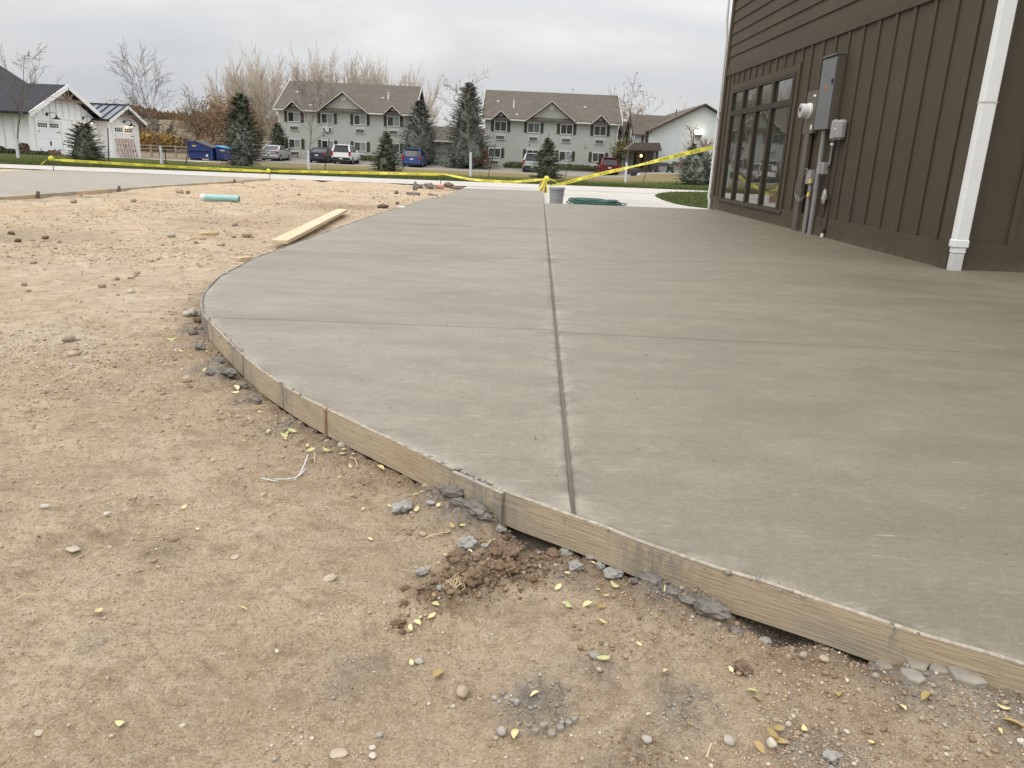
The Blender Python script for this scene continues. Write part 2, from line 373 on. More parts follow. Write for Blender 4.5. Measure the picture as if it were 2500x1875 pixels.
# ------------------------------------------------------------------ materials of the ground
t = NT('dry_dirt')
big = t.noise(.55, 4, .6); mid = t.noise(3.2, 5, .62); fine = t.noise(42, 4, .7); grit = t.noise(190, 3, .75)
c = t.ramp(big, [(.32, (.56,.43,.285)), (.5, (.62,.495,.345)), (.70, (.68,.57,.425))])
c = t.mix(t.ramp(mid, [(.35, .0), (.72, .75)]), c, (.36,.268,.172))
c = t.mix(t.ramp(t.noise(9, 7, .74, dist=.3), [(.48, 0), (.62, .72)]), c, (.34,.245,.155))
c = t.mix(t.ramp(t.noise(13, 7, .76), [(.53, 0), (.70, .6)]), c, (.70,.60,.47))
c = t.mix(t.ramp(t.noise(1.1, 5, .6, dist=.5), [(.56, 0), (.72, .38)]), c, (.37,.315,.25))
c = t.mix(t.ramp(fine, [(.30, .55), (.50, 0)]), c, (.25,.170,.105))
c = t.mix(t.ramp(fine, [(.58, 0), (.78, .45)]), c, (.64,.52,.39))
pv = t.voro(130)
c = t.mix(t.math('MULTIPLY', t.ramp(t.noise(24, 2), [(.52, 0), (.62, .8)]), t.ramp(pv, [(.28, .75), (.42, 0)])), c, (.60,.52,.42))
c = t.mix(t.ramp(grit, [(.32, .8), (.48, 0)]), c, (.25,.178,.11))
c = t.mix(t.ramp(grit, [(.57, 0), (.75, .65)]), c, (.74,.63,.50))
sp = t.noise(85, 5, .78); c = t.mix(t.ramp(sp, [(.30, .7), (.42, 0)]), c, (.25,.178,.11)); c = t.mix(t.ramp(sp, [(.60, 0), (.72, .55)]), c, (.72,.61,.47))
da, ce, ck = t.attr('damp_dim'), t.attr('cement'), t.attr('chalk')
nz2 = t.noise(14, 5, .7)
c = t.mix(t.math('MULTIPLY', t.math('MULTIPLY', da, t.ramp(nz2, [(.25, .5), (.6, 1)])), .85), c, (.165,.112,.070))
c = t.mix(t.math('MULTIPLY', t.math('MULTIPLY', ce, t.ramp(nz2, [(.28, .25), (.55, 1)])), .85), c, t.ramp(fine, [(.35, (.185,.17,.15)), (.65, (.31,.29,.255))]))
c = t.mix(t.math('MULTIPLY', t.math('MULTIPLY', ck, t.ramp(nz2, [(.42, 0), (.66, 1)])), .75), c, (.66,.60,.52))
t.bump(t.noise(18, 6, .75), .6, .02); t.bump(t.noise(80, 5, .75), .85, .013); t.bump(t.noise(300, 4, .75), .8, .005)
M_DIRT = t.done(c, .95, 0, .15)

def concrete(name, a, b, dark, flecks=.35, sx=.55, sy=1.5, damp_dim=False):
    t = NT(name)
    v1 = t.map((sx, sy*.8, 1)); st = t.noise(1.0, 5, .58, v1, .6)
    v2 = t.map((1.5, 4.6, 1)); st2 = t.noise(1.2, 6, .62, v2, .4)
    mot = t.noise(5.5, 7, .74, t.map((1, 1.15, 1)), .4)
    v3 = t.map((30, 62, 1)); br = t.noise(1.0, 4, .65, v3)
    gr = t.noise(240, 3, .75)
    c = t.ramp(st, [(.30, dark), (.50, b), (.72, a)])
    c = t.mix(t.ramp(st2, [(.34, .36), (.54, 0)]), c, tuple(x*.84 for x in dark))
    c = t.mix(t.ramp(st2, [(.54, 0), (.76, .30)]), c, tuple(min(1, x*1.14) for x in a))
    c = t.mix(t.ramp(mot, [(.34, .38), (.52, 0)]), c, tuple(x*.78 for x in b))
    c = t.mix(t.ramp(mot, [(.54, 0), (.72, .40)]), c, tuple(min(1, x*1.22) for x in a))
    c = t.mix(t.ramp(br, [(.36, .34), (.50, 0)]), c, tuple(x*.72 for x in b))
    c = t.mix(t.ramp(br, [(.56, 0), (.78, flecks)]), c, tuple(min(1, x*1.5) for x in a))
    fl = t.noise(1.0, 2, .5, t.map((9, 75, 1), rot=(0, 0, .06)))
    c = t.mix(t.math('MULTIPLY', t.ramp(fl, [(.66, 0), (.73, .55)]), t.ramp(mot, [(.42, 0), (.6, 1)])), c, tuple(min(1, x*1.75) for x in a))   # dry trowel flecks
    g9 = t.noise(85, 4, .75); c = t.mix(t.ramp(g9, [(.32, .40), (.48, 0)]), c, tuple(x*.66 for x in b)); c = t.mix(t.ramp(g9, [(.55, 0), (.70, .35)]), c, tuple(min(1, x*1.4) for x in a))
    c = t.mix(t.ramp(gr, [(.3, .42), (.5, 0)]), c, tuple(x*.58 for x in b))
    c = t.mix(t.ramp(gr, [(.55, 0), (.75, .3)]), c, tuple(min(1, x*1.4) for x in a))
    c = t.mix(t.ramp(t.voro(9), [(.014, .8), (.03, 0)]), c, (.06,.055,.05))      # specks and pinholes
    if damp_dim:                                       # uneven dimming towards the near right, painted into the colour
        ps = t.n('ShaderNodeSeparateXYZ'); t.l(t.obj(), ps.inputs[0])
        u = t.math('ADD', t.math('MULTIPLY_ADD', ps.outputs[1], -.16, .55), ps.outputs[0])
        u = t.math('ADD', u, t.math('MULTIPLY_ADD', st, 2.2, -1.1)); wet = t.ramp(t.math('MULTIPLY_ADD', u, .30, .12), [(.0, 0), (.30, .35), (1, 1)])  # wet: mask of the painted dimming
        c = t.mix(wet, c, t.mix(1.0, c, (.60,.565,.49), 'MULTIPLY'))  # wet is the mask of that painted dimming, darker and browner
        rim = t.attr('rim'); tj = t.attr('tj')
        c = t.mix(t.math('MULTIPLY', rim, t.ramp(mot, [(.42, 0), (.62, .42)])), c, (.45,.425,.37))      # paler paste drawn up along the edges
        c = t.mix(t.math('MULTIPLY', rim, t.ramp(mot, [(.36, .45), (.5, 0)])), c, tuple(x*.66 for x in dark))
        c = t.mix(t.math('MULTIPLY', tj, t.ramp(t.noise(2.2, 4, .6), [(.40, .0), (.62, .38)])), c, tuple(x*.74 for x in dark))
    t.bump(t.noise(1.0, 4, .65, v3), .22, .004); t.bump(t.wave(26, 1.2, 3, None, 'Y', 'SIN', 2.0), .06, .004); t.bump(gr, .3, .0018)
    r = t.ramp(st, [(.3, .55), (.7, .78)])
    return t.done(c, r, 0, .30)
M_SLAB = concrete('fresh_concrete', (.296,.270,.221), (.255,.231,.186), (.197,.174,.136), damp_dim=True)
M_DRIVE = concrete('driveway_concrete', (.36,.325,.27), (.31,.278,.23), (.25,.222,.182), .25, .25, 1.6)
M_OLD = concrete('old_pale_concrete', (.55,.52,.475), (.49,.462,.42), (.40,.375,.34), .25, .6, 1.0)
M_BASE = dull('dark_joint_concrete', (.20,.18,.145), .9)  # dark concrete at the bottom of the joints
M_CEM = dull('raw_concrete', (.30,.288,.262), .9, .22, 60, 1.0, 140)
M_CEMW = dull('damp_raw_concrete', (.165,.152,.134), .85, .3, 30, .7, 80)

t = NT('lawn_grass')
yy = t.n('ShaderNodeSeparateXYZ'); t.l(t.obj(), yy.inputs[0])
g1_ = t.noise(.5, 5, .6); g2_ = t.noise(6, 5, .7, t.map((1, .35, 1))); g3_ = t.noise(60, 3, .7)
grn = t.ramp(g3_, [(.3, (.045,.062,.014)), (.55, (.085,.108,.028)), (.75, (.14,.155,.055))])
dry = t.ramp(g3_, [(.3, (.16,.125,.06)), (.55, (.25,.205,.10)), (.75, (.34,.285,.16))])
# farther from the walk the grass has gone dormant, except beside the white garages
lim = t.math('ADD', t.math('MULTIPLY', yy.outputs[0], .20), t.math('MULTIPLY', t.ramp(yy.outputs[0], [(0,0),(1,0)]), 1))
ds = t.math('SUBTRACT', yy.outputs[1], t.math('MULTIPLY_ADD', yy.outputs[0], .20, 36.0))
fx_ = t.math('MULTIPLY_ADD', t.math('MINIMUM', t.math('ADD', yy.outputs[0], 14.0), 0.0), 2.2, ds)
f_ = t.math('ADD', t.math('MULTIPLY', fx_, .11), t.math('MULTIPLY_ADD', g1_, 2.6, -1.3))
f_ = t.math('ADD', f_, t.math('MULTIPLY_ADD', g2_, 1.2, -.6))
c = t.mix(t.ramp(f_, [(.0, 0), (.9, 1)]), grn, dry)
c = t.mix(t.ramp(g2_, [(.55, 0), (.75, .35)]), c, (.21,.18,.08))
t.bump(g3_, 1.0, .05)
M_LAWN = t.done(c, .95, 0, .1)
M_ISLE = None
t = NT('blade_green'); c = t.ramp(t.noise(3, 3), [(.3, (.055,.078,.018)), (.7, (.12,.135,.04))]); M_BLADE = t.done(c, .8, 0, .2)
M_LOT = dull('parking_asphalt', (.235,.215,.185), .9, .18, .8)
M_ROAD = dull('pale_drive', (.42,.40,.365), .9, .12, .6)
t = NT('hill_grass')
c = t.ramp(t.noise(.02, 6, .65, t.map((1,3,3))), [(.3, (.13,.108,.072)), (.5, (.17,.142,.098)), (.7, (.22,.188,.135))])
c = t.mix(t.ramp(t.noise(.25, 5, .7), [(.5, 0), (.75, .5)]), c, (.19,.15,.085))
M_HILL = t.done(c, 1, 0, .05)

# ------------------------------------------------------------------ ground sheets
th = np.r_[np.radians(np.linspace(-105, -48, 24))[:-1], np.radians(np.linspace(-48, 48, 880)), np.radians(np.linspace(48, 105, 24))[1:]]
rr = .52*np.exp(np.linspace(0, math.log(36/.52), 660))
TH, RR = np.meshgrid(th, rr); GX, GY = RR*np.sin(TH), RR*np.cos(TH)
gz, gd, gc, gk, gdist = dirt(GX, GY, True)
i = np.arange((len(th)-1)*(len(rr)-1)); q = (i//(len(th)-1))*len(th) + i % (len(th)-1)
f = np.stack([q, q+len(th), q+len(th)+1, q+1], 1)
# leave out what lies deep under the slab, the walk and the building
deep = (gz.ravel() < -.155)
f = f[~deep[f].all(1)]
np_mesh('dirt', np.stack([GX.ravel(), GY.ravel(), gz.ravel()], 1), f, M_DIRT, 'structure', True, None, {'damp_dim': gd.ravel(), 'cement': gc.ravel(), 'chalk': gk.ravel()})

def base_z(x, y): return T(x, y) - .30*(1-sstep(27, 32, y)) - .12
xs = np.r_[np.linspace(-520, -60, 24), np.linspace(-55, 55, 56), np.linspace(60, 520, 24)]
ys = np.unique(np.r_[np.linspace(-60, 24, 12), np.array(PY), np.linspace(25, 100, 50), np.linspace(100, 520, 50)])
def hillz(x, y):
    z = base_z(x, y); far = sstep(120, 220, y)
    return z + far*(1.2*vnoise(x/60, y/60, 31) + .5*vnoise(x/22, y/22, 32))
grid_mesh('ground', xs, ys, hillz, M_HILL)
def strip(name, xs, ylo, yhi, nv, mat, dz, kind='structure', pw=1.0, zf=T):
    X = np.repeat(np.asarray(xs, float)[None], nv, 0); V = (np.linspace(0, 1, nv)**pw)[:,None]
    lo = np.array([ylo(x) for x in xs])[None]; hi = np.array([yhi(x) for x in xs])[None]
    Y = lo+(hi-lo)*V; Z = zf(X, Y)+dz; nx = len(xs)
    i = np.arange((nx-1)*(nv-1)); q = (i//(nx-1))*nx + i % (nx-1)
    return np_mesh(name, np.stack([X.ravel(), Y.ravel(), Z.ravel()], 1), np.stack([q, q+1, q+nx+1, q+nx], 1), mat, kind, True)
walk_far = lambda x: 29.2+.23*x
strip('sidewalk', np.linspace(-34, 24, 30), lambda x: 24.8+.16*x, walk_far, 6, M_OLD, .020)
strip('lawn', np.linspace(-60, 40, 141), lambda x: walk_far(x)+.02, lambda x: 46.0 if x < -27 else (46.0 if x < -17.5 else 72.6), 60, M_LAWN, .035, 'structure', 1.3,
      lambda x, y: T(x, y)+.05*vnoise(x*.9, y*.9, 60)*sstep(0, 2, y-walk_far(x))+.02*vnoise(x*4, y*4, 61))
strip('drive_road', np.linspace(-30, -17.0, 12), lambda x: 46.0, lambda x: 55, 8, M_ROAD, .03)
strip('dry_verge', np.linspace(-60, -17.0, 30), lambda x: 55, lambda x: 72.6, 10, M_HILL, .02)
strip('parking_lot', np.linspace(-30, 40, 40), lambda x: 72.6, lambda x: 85.2, 8, M_LOT, .02)
m = MB(); m.prism(APRON, 'z', -.2, -.086); m.build('apron', M_OLD)['kind'] = 'structure'
ISLE = [(4.32,17.9),(3.92,18.7),(3.78,19.6),(3.78,21.2),(3.86,22.6),(4.0,23.9),(4.35,25.3),(4.95,26.8),(5.9,28.0),(7.0,28.95),(9,29.6),(14,30.4),(14,17.9)]
m = MB(); m.prism(ISLE, 'z', -.2, -.062); m.build('grass_island', M_LAWN)['kind'] = 'structure'
def blades(name, n, gen, hgt, wid, mat, kind='stuff', mess=.5):
    P = gen(n); n = len(P); a = rng.uniform(0, 2*math.pi, n); h = hgt*rng.uniform(.5, 1.3, n); w = wid*rng.uniform(.7, 1.3, n)
    v = np.zeros((n, 3, 3)); dx, dy = np.cos(a)*w/2, np.sin(a)*w/2
    v[:,0] = P; v[:,0,0] -= dx; v[:,0,1] -= dy; v[:,1] = P; v[:,1,0] += dx; v[:,1,1] += dy
    v[:,2] = P; v[:,2,2] += h; v[:,2,0] += rng.normal(0, mess, n)*h; v[:,2,1] += rng.normal(0, mess, n)*h
    return np_mesh(name, v.reshape(-1,3), np.arange(n*3).reshape(-1,3), mat, kind)
def lawn_pts(n):
    x = rng.uniform(-24, 12, n); y = walk_far(x)+.03+rng.exponential(2.2, n)
    return np.stack([x, y, T(x, y)+.04], 1)
tag(blades('lawn_blades', 26000, lawn_pts, .06, .02, M_BLADE), 'short green lawn blades beyond the pale sidewalk', 'grass')
def isle_pts(n):
    x = rng.uniform(3.7, 9, n); y = rng.uniform(17.9, 29.5, n); k = inpoly(x, y, ISLE)
    return np.stack([x[k], y[k], np.full(k.sum(), -.063)], 1)
tag(blades('island_blades', 12000, isle_pts, .05, .012, M_BLADE), 'short green grass in the curved bed by the brown building', 'grass')

# ------------------------------------------------------------------ the fresh slab: panels between tooled joints
patio = empty('concrete_patio', (0,0,0), kind='structure')
def panel(name, ya, yb, xl, xr, gx0, gx1, gy0, gy1, nu=14, nv=22, thick=.092):
    """ya, yb: near and far joint as (a, b): y = a + b x; g*: half gaps at the four sides"""
    ins = [0, .011, .03, .06, .11, .18]; vsx = np.r_[0, .02, .06, np.linspace(.0, 1, nv)[1:-1], .94, .98, 1]; vsx = np.unique(np.round(vsx, 4))
    nu2, nv2 = 2*len(ins)+nu, len(vsx); P = np.zeros((nv2, nu2, 3)); RIM = np.zeros((nv2, nu2)); TJ = np.zeros((nv2, nu2))
    for j, v in enumerate(vsx):
        for i_ in range(nu2):
            y = ya[0]*(1-v)+yb[0]*v; y0 = y
            for _ in range(3):
                a, b = xl(y), xr(y); a += gx0; b -= gx1
                b = max(a+.002, b); wd = b-a; sc = min(1, wd/.6)
                if i_ < len(ins): x = a+ins[i_]*sc
                elif i_ >= nu2-len(ins): x = b-ins[nu2-1-i_]*sc
                else: x = a+.18*sc+(wd-.36*sc)*(i_-len(ins)+1)/(nu+1)
                y = y0+(ya[1]*(1-v)+yb[1]*v)*x
            if j <= 1: y += gy0 + (.008 if j == 1 else 0)*0
            if j >= nv2-2: y -= gy1
            if j == 1 and gy0 > 0: y = ya[0]+ya[1]*x+gy0+.009
            if j == nv2-2 and gy1 > 0: y = yb[0]+yb[1]*x-gy1-.009
            z = .0015*float(vnoise(np.array(x*1.3), np.array(y*1.3), 70))
            if i_ == 0: z -= .008 if gx0 > .004 else .002
            if i_ == nu2-1: z -= .008 if gx1 > .004 else .002
            if j in (0, nv2-1): z -= .002
            P[j, i_] = (x, y, z); RIM[j, i_] = max(math.exp(-(x-a)/.035), math.exp(-(b-x)/.035) if b < 3.5 else 0); TJ[j, i_] = 1.0 if (j in (0, 1) and gy0 > 0) or (j in (nv2-1, nv2-2) and gy1 > 0) else (.35 if j in (2, nv2-3) else 0)
    V = P.reshape(-1, 3); k = np.arange((nu2-1)*(nv2-1)); q = (k//(nu2-1))*nu2 + k % (nu2-1)
    F = [tuple(r) for r in np.stack([q, q+1, q+nu2+1, q+nu2], 1)]
    ring = [i_ for i_ in range(nu2)] + [j*nu2+nu2-1 for j in range(1, nv2)] + [(nv2-1)*nu2+i_ for i_ in range(nu2-2, -1, -1)] + [j*nu2 for j in range(nv2-2, 0, -1)]
    n0 = len(V); V = list(map(tuple, V)) + [(V[r][0], V[r][1], -thick) for r in ring]
    F += [(ring[(a+1) % len(ring)], ring[a], n0+a, n0+(a+1) % len(ring)) for a in range(len(ring))]
    mm = MB(); mm.v = V; mm.f = F; mm.mi = [0]*len(F)
    o = mm.build(name, M_SLAB, patio, smooth=False)
    o.data.polygons.foreach_set('use_smooth', [True]*((nu2-1)*(nv2-1)) + [False]*len(ring))
    for nm, dta in (('rim', RIM), ('tj', TJ)):
        at = o.data.attributes.new(nm, 'FLOAT', 'POINT'); at.data.foreach_set('value', np.r_[dta.ravel(), np.zeros(len(ring))].astype(np.float32))
    return o
WIDE, NARROW = (lambda y: 11.0), (lambda y: 4.06)
XLj = lambda y: np.maximum(XL(y), XJ(y))
GJ, GT = .0062, .002
left = [(1.785,0),(3.94,.045),(6.80,.16),(9.77,0),(12.74,.12),(15.70,.12),(21.45,.30)]
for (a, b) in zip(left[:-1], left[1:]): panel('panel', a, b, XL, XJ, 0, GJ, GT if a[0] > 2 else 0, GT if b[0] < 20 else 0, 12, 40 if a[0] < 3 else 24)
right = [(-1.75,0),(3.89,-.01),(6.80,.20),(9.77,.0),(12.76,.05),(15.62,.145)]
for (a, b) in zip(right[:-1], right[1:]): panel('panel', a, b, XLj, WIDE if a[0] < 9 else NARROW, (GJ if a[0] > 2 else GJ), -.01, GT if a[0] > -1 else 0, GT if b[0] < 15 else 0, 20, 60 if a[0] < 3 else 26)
poly = [(float(XL(y))+.01, y) for y in np.linspace(-1.7, 21.0, 90)]
m = MB(); m.prism([(11, -1.6)]+poly+[(.3, 21.1), (.3, 15.6), (4.0, 16), (4.1, 7.5), (11, 7.5)], 'z', -.088, -.018); m.build('slab_base', M_BASE, patio)

# ------------------------------------------------------------------ form boards round the slab
t = NT('form_siding')
cb = t.n('ShaderNodeCombineXYZ'); t.l(t.attr('bs'), cb.inputs[0]); sz = t.n('ShaderNodeSeparateXYZ'); t.l(t.obj(), sz.inputs[0]); t.l(sz.outputs[2], cb.inputs[2])
vv = t.map((9, 1, 170), src=cb.outputs[0]); gnx = t.noise(1.0, 5, .6, vv, .7)
vb = t.map((3, 1, 12), src=cb.outputs[0]); blot = t.noise(1.0, 4, .6, vb)
c = t.ramp(gnx, [(.32, (.345,.275,.185)), (.50, (.42,.345,.24)), (.7, (.465,.39,.28))])
c = t.mix(t.ramp(blot, [(.35, .4), (.6, 0)]), c, (.36,.28,.185))
dr = t.noise(1.0, 4, .65, t.map((38, 1, 9), src=cb.outputs[0]), .3)
drm = t.math('MULTIPLY', t.ramp(dr, [(.60, 0), (.66, .9)]), t.ramp(t.math('MULTIPLY_ADD', sz.outputs[2], 14, 1.05), [(.0, 0), (.9, 1)]))
c = t.mix(t.math('MAXIMUM', drm, t.math('MULTIPLY', t.attr('smear'), t.ramp(dr, [(.40, .0), (.56, .85)]))), c, (.22,.205,.18))
c = t.mix(t.ramp(t.math('MULTIPLY_ADD', sz.outputs[2], 90, 1.0), [(.70, 0), (.95, .6)]), c, t.ramp(dr, [(.42, (.22,.20,.175)), (.62, (.44,.41,.36))]))
sm2 = t.noise(1.0, 5, .65, t.map((2.4, 1, 7), src=cb.outputs[0]), .4)
c = t.mix(t.ramp(sm2, [(.52, 0), (.68, .6)]), c, (.255,.235,.20)); c = t.mix(t.ramp(sm2, [(.30, .45), (.42, 0)]), c, (.30,.22,.14))
t.bump(gnx, .7, .005); M_FORM = t.done(c, .85, 0, .2)
t = NT('thin_form'); c = t.ramp(t.noise(14, 4, .65), [(.35, (.17,.158,.14)), (.55, (.27,.25,.215)), (.7, (.36,.31,.24))]); t.bump(t.noise(60, 3), .4, .004); M_THIN = t.done(c, .9, 0, .2)
form = empty('concrete_form', (0,0,0), 'curved pale wood grained form boards edging the fresh slab', 'form boards')
def form_board(y0, y1, out=0.0, top=.002, bot=-.093, mat=M_FORM, th=.011, smear=()):
    s0, s1 = edge_at_y(y0), edge_at_y(y1); n = max(3, int((s1-s0)/.05)); ss = np.linspace(s0, s1, n+1)
    V = []; bs = []; sm = []
    for k, s in enumerate(ss):
        p, tt, nr = edge_pt(s)
        a = p+nr*(.001+out); b = p+nr*(.001+out+th); wob = .0015*math.sin(s*9)+.001*math.sin(s*31)
        for q, z in ((a, bot), (a, top+wob), (b, top+wob-.001), (b, bot)):
            V.append((q.x, q.y, z)); bs.append(s)
            sm.append(max([math.exp(-((p.y-yy_)/.055)**2) for yy_ in smear] or [0]))
    Fc = [(k*4+j, k*4+(j+1) % 4, (k+1)*4+(j+1) % 4, (k+1)*4+j) for k in range(n) for j in range(4)]
    Fc += [(0,1,2,3)[::-1], tuple(n*4+j for j in range(4))]
    mm = MB(); mm.v = V; mm.f = Fc; mm.mi = [0]*len(Fc); o = mm.build('board', mat, form)
    for nm, dta in (('bs', bs), ('smear', sm)):
        at = o.data.attributes.new(nm, 'FLOAT', 'POINT'); at.data.foreach_set('value', dta)
    return o
for a, b in ((21.0,16.4),(16.38,11.0),(10.98,7.2),(7.18,5.3)): form_board(a, b, mat=M_THIN)
form_board(5.28, 3.80, mat=M_THIN, top=.004)
form_board(3.79, 3.16, smear=(3.70, 3.30, 3.16)); form_board(3.15, 2.77, smear=(3.1, 2.77)); form_board(2.762, 2.512, smear=(2.75,))
form_board(2.505, 2.035, smear=(2.04,)); form_board(2.03, 1.90, out=.0115, top=.0, smear=(2.0, 1.93)); form_board(1.93, 1.6305, smear=(1.93, 1.64))
form_board(1.630, .88, smear=(1.62,)); form_board(.876, -1.7)
p, tt, nr = edge_pt(edge_at_y(2.508)); m = MB(); m.bar(p+nr*.015+Vector((0,0,-.093)), p+nr*.015+Vector((0,0,.003)), .012, .008, tuple(nr)); m.build('seam_strip', dull('raw_brown_wood', (.31,.215,.135), .8), form)

# ------------------------------------------------------------------ driveway slab on the left with its own form
drv = empty('driveway_slab', (0,0,0), kind='structure')
m = MB(); m.prism(DRIVE, 'z', -.16, -.05); m.build('driveway', M_DRIVE, drv)
M_LUM = dull('grey_lumber', (.36,.31,.24), .85, .25, 3); M_LUMO = dull('orange_lumber', (.50,.37,.24), .8, .2, 3); M_LUMD = dull('dark_stake', (.13,.10,.075), .8)
dform = empty('driveway_form', (0,0,0), 'straight lumber form along the driveway slab left of the dirt', 'form boards')
def dx(y): return np.interp(y, [8.8, 13.69, 18.04, 22.7], [-7.74, -7.62, -7.43, -7.13])
for a, b, mt in ((8.8,11.7,M_LUM),(11.72,12.5,M_LUMO),(12.52,13.55,M_LUM),(13.57,14.55,M_LUMO),(14.57,14.9,M_LUM),(14.92,18.0,M_LUM),(18.02,19.9,M_LUMO),(19.92,20.4,M_LUM),(20.42,22.68,M_LUMO)):
    m = MB(); m.bar((dx(a)+.022, a, -.093), (dx(b)+.022, b, -.093), .038, .09); m.build('board', mt, dform)
for y in (14.9, 20.2, 12.5): m = MB(); m.box(dx(y)+.045, dx(y)+.08, y-.02, y+.02, -.2, .0); m.build('stake', M_LUMD, dform)

# ------------------------------------------------------------------ brown building on the right
t = NT('brown_siding')
wn1 = t.noise(1.0, 5, .6, t.map((40, 40, 3))); wn2 = t.noise(.8, 4, .6)
c = t.ramp(wn2, [(.3, (.066,.051,.034)), (.7, (.082,.065,.044))]); c = t.mix(t.ramp(wn1, [(.35, .35), (.6, 0)]), c, (.056,.046,.032))
t.bump(wn1, .35, .004); zz_ = t.n('ShaderNodeSeparateXYZ'); t.l(t.obj(), zz_.inputs[0])
c = t.mix(t.math('MULTIPLY', t.ramp(zz_.outputs[2], [(.0, .3), (.30, 0)]), t.ramp(t.noise(7, 5, .7), [(.4, 0), (.65, .7)])), c, (.17,.145,.11))     # splashed dust near the slab
M_SID = t.done(c, .72, 0, .2)
t = NT('brown_trim')
wn1 = t.noise(1.0, 4, .6, t.map((30, 30, 30))); c = t.ramp(t.noise(1.3, 4, .6), [(.3, (.066,.051,.034)), (.7, (.080,.064,.044))])
t.bump(wn1, .15, .003); zz_ = t.n('ShaderNodeSeparateXYZ'); t.l(t.obj(), zz_.inputs[0])
c = t.mix(t.math('MULTIPLY', t.ramp(zz_.outputs[2], [(.0, .35), (.16, 0)]), t.ramp(t.noise(9, 5, .7), [(.4, 0), (.65, .8)])), c, (.19,.165,.13))
M_TRIM = t.done(c, .68, 0, .2)
M_WINF = dull('brown_window_frame', (.036,.028,.018), .55, .1, spec=.2)
M_GLASS = glass('window_glass', (.040,.043,.034), 2.9, .02)
M_WHITEP = dull('white_pipe', (.72,.72,.71), .45, .06, 5)
M_ROOFD = dull('dark_roof', (.05,.05,.055), .8, .25, 6)
bb = empty('brown_building', (8.0, 12.0, 0), 'dark brown board and batten building beside the fresh concrete slab', 'building')
B0 = Vector((3.9952, 16.6486, 0)); BU = Vector((.01314, -.99991, 0)); BN = Vector((-.99991, -.01314, 0)); SL = 9.126
def W(s, o, z): return B0 + BU*s + BN*o + Vector((0,0,z))
def wbox(mb, s0, s1, o0, o1, z0, z1, mi=0):
    P = [W(s0,o0,z0), W(s1,o0,z0), W(s1,o1,z0), W(s0,o1,z0), W(s0,o0,z1), W(s1,o0,z1), W(s1,o1,z1), W(s0,o1,z1)]
    mb.add(P, [(0,1,2,3),(4,7,6,5),(0,4,5,1),(1,5,6,2),(2,6,7,3),(3,7,4,0)], mi)
def wpart(name, mat, *a, parent=None, bevel=0.0):
    m = MB(); wbox(m, *a); return m.build(name, mat, parent or bb, bevel=bevel)
ZT = 5.4
c1, c2 = W(0,0,0), W(SL,0,0)
m = MB(); m.prism([(c1.x,c1.y),(c2.x,c2.y),(13,c2.y),(13,c1.y)], 'z', -.15, ZT); m.build('wall', M_SID, bb)
m = MB(); m.prism([(c1.x-.35,c1.y+.35),(c2.x-.35,c2.y-.35),(13,c2.y-.35),(13,c1.y+.35)], 'z', ZT+.002, ZT+.25); m.build('roof', M_ROOFD, bb)
for s in (.20,): pass
wpart('base_board', M_TRIM, .12, SL-.15, 0, .032, -.02, .252)
wpart('belt_board', M_TRIM, .12, SL-.15, 0, .030, 2.555, 2.685)
wpart('corner_board', M_TRIM, -.03, .118, 0, .040, -.02, ZT); wpart('corner_board', M_TRIM, SL-.148, SL+.035, 0, .040, -.02, ZT)
top_s = [.60,.92,1.28,1.65,2.01,2.38,2.75,3.13,3.52,3.91,4.30]
batt = None
def batten(s, z0, z1):
    m = MB(); wbox(m, s-.031, s+.031, .0, .021, z0, z1); return m.build('batten', M_SID, bb, bevel=.003)
for s in top_s: batten(s, 2.352, 2.553)
batten(.33, .254, 2.553)
for s in (4.67,5.09,5.51,5.93,6.35,6.77,7.19,7.60,8.02,8.44,8.84): batten(s, .254, 2.553)
z = 2.687
while z < ZT-.1:                                             # lap boards: each leans out at its lower edge
    m = MB(); P = [W(.12,.006,z+.205), W(SL-.15,.006,z+.205), W(SL-.15,.0,z+.205), W(.12,0,z+.205), W(.12,.026,z), W(SL-.15,.026,z), W(SL-.15,0,z), W(.12,0,z)]
    m.add(P, [(0,1,2,3),(4,7,6,5),(0,4,5,1),(1,5,6,2),(2,6,7,3),(3,7,4,0)]); m.build('lap_board', M_SID, bb); z += .207
# the window: a band of four transoms over four tall panes
S0, S1 = .75, 4.22
win = wpart('window', M_TRIM, S0-.12, S1+.10, 0, .034, 2.245, 2.345)
for a in ((S0-.12, S0, 0, .034, .20, 2.243), (S1-.02, S1+.10, 0, .034, .20, 2.243)): wpart('casing', M_TRIM, *a, parent=win)
wpart('sill', M_TRIM, S0-.15, S1+.13, .033, .055, .185, .232, parent=win)
wpart('transom_bar', M_WINF, S0, S1-.02, .0, .046, 1.775, 1.865, parent=win)
wpart('head_bar', M_WINF, S0, S1-.02, .0, .044, 2.185, 2.243, parent=win)
edges = [S0+.0, 1.52, 2.36, 3.20, S1-.08]
for k, s in enumerate(edges): wpart('mullion', M_WINF, s-(.0 if k == 0 else .045), s+.06, .0, .048, .234, 2.184, parent=win)
for k in range(4):
    a, b = edges[k]+.062, edges[k+1]-.047
    wpart('pane', M_GLASS, a, b, .0, .010, .236, 1.772, parent=win); wpart('pane', M_GLASS, a, b, .0, .010, 1.868, 2.182, parent=win)
# wall facing the camera, right of the downspout
ny = c2.y
def bpart(name, x0, x1, o1, z0, z1, mat=M_SID):
    m = MB(); m.box(x0, x1, ny-o1, ny, z0, z1); return m.build(name, mat, bb)
bpart('base_board', 4.27, 12.9, .032, -.02, .252, M_TRIM); bpart('corner_board', c2.x+.002, 4.268, .041, -.02, ZT, M_TRIM)
for k in range(8): bpart('batten', 4.62+.41*k, 4.682+.41*k, .021, .254, ZT-.1)

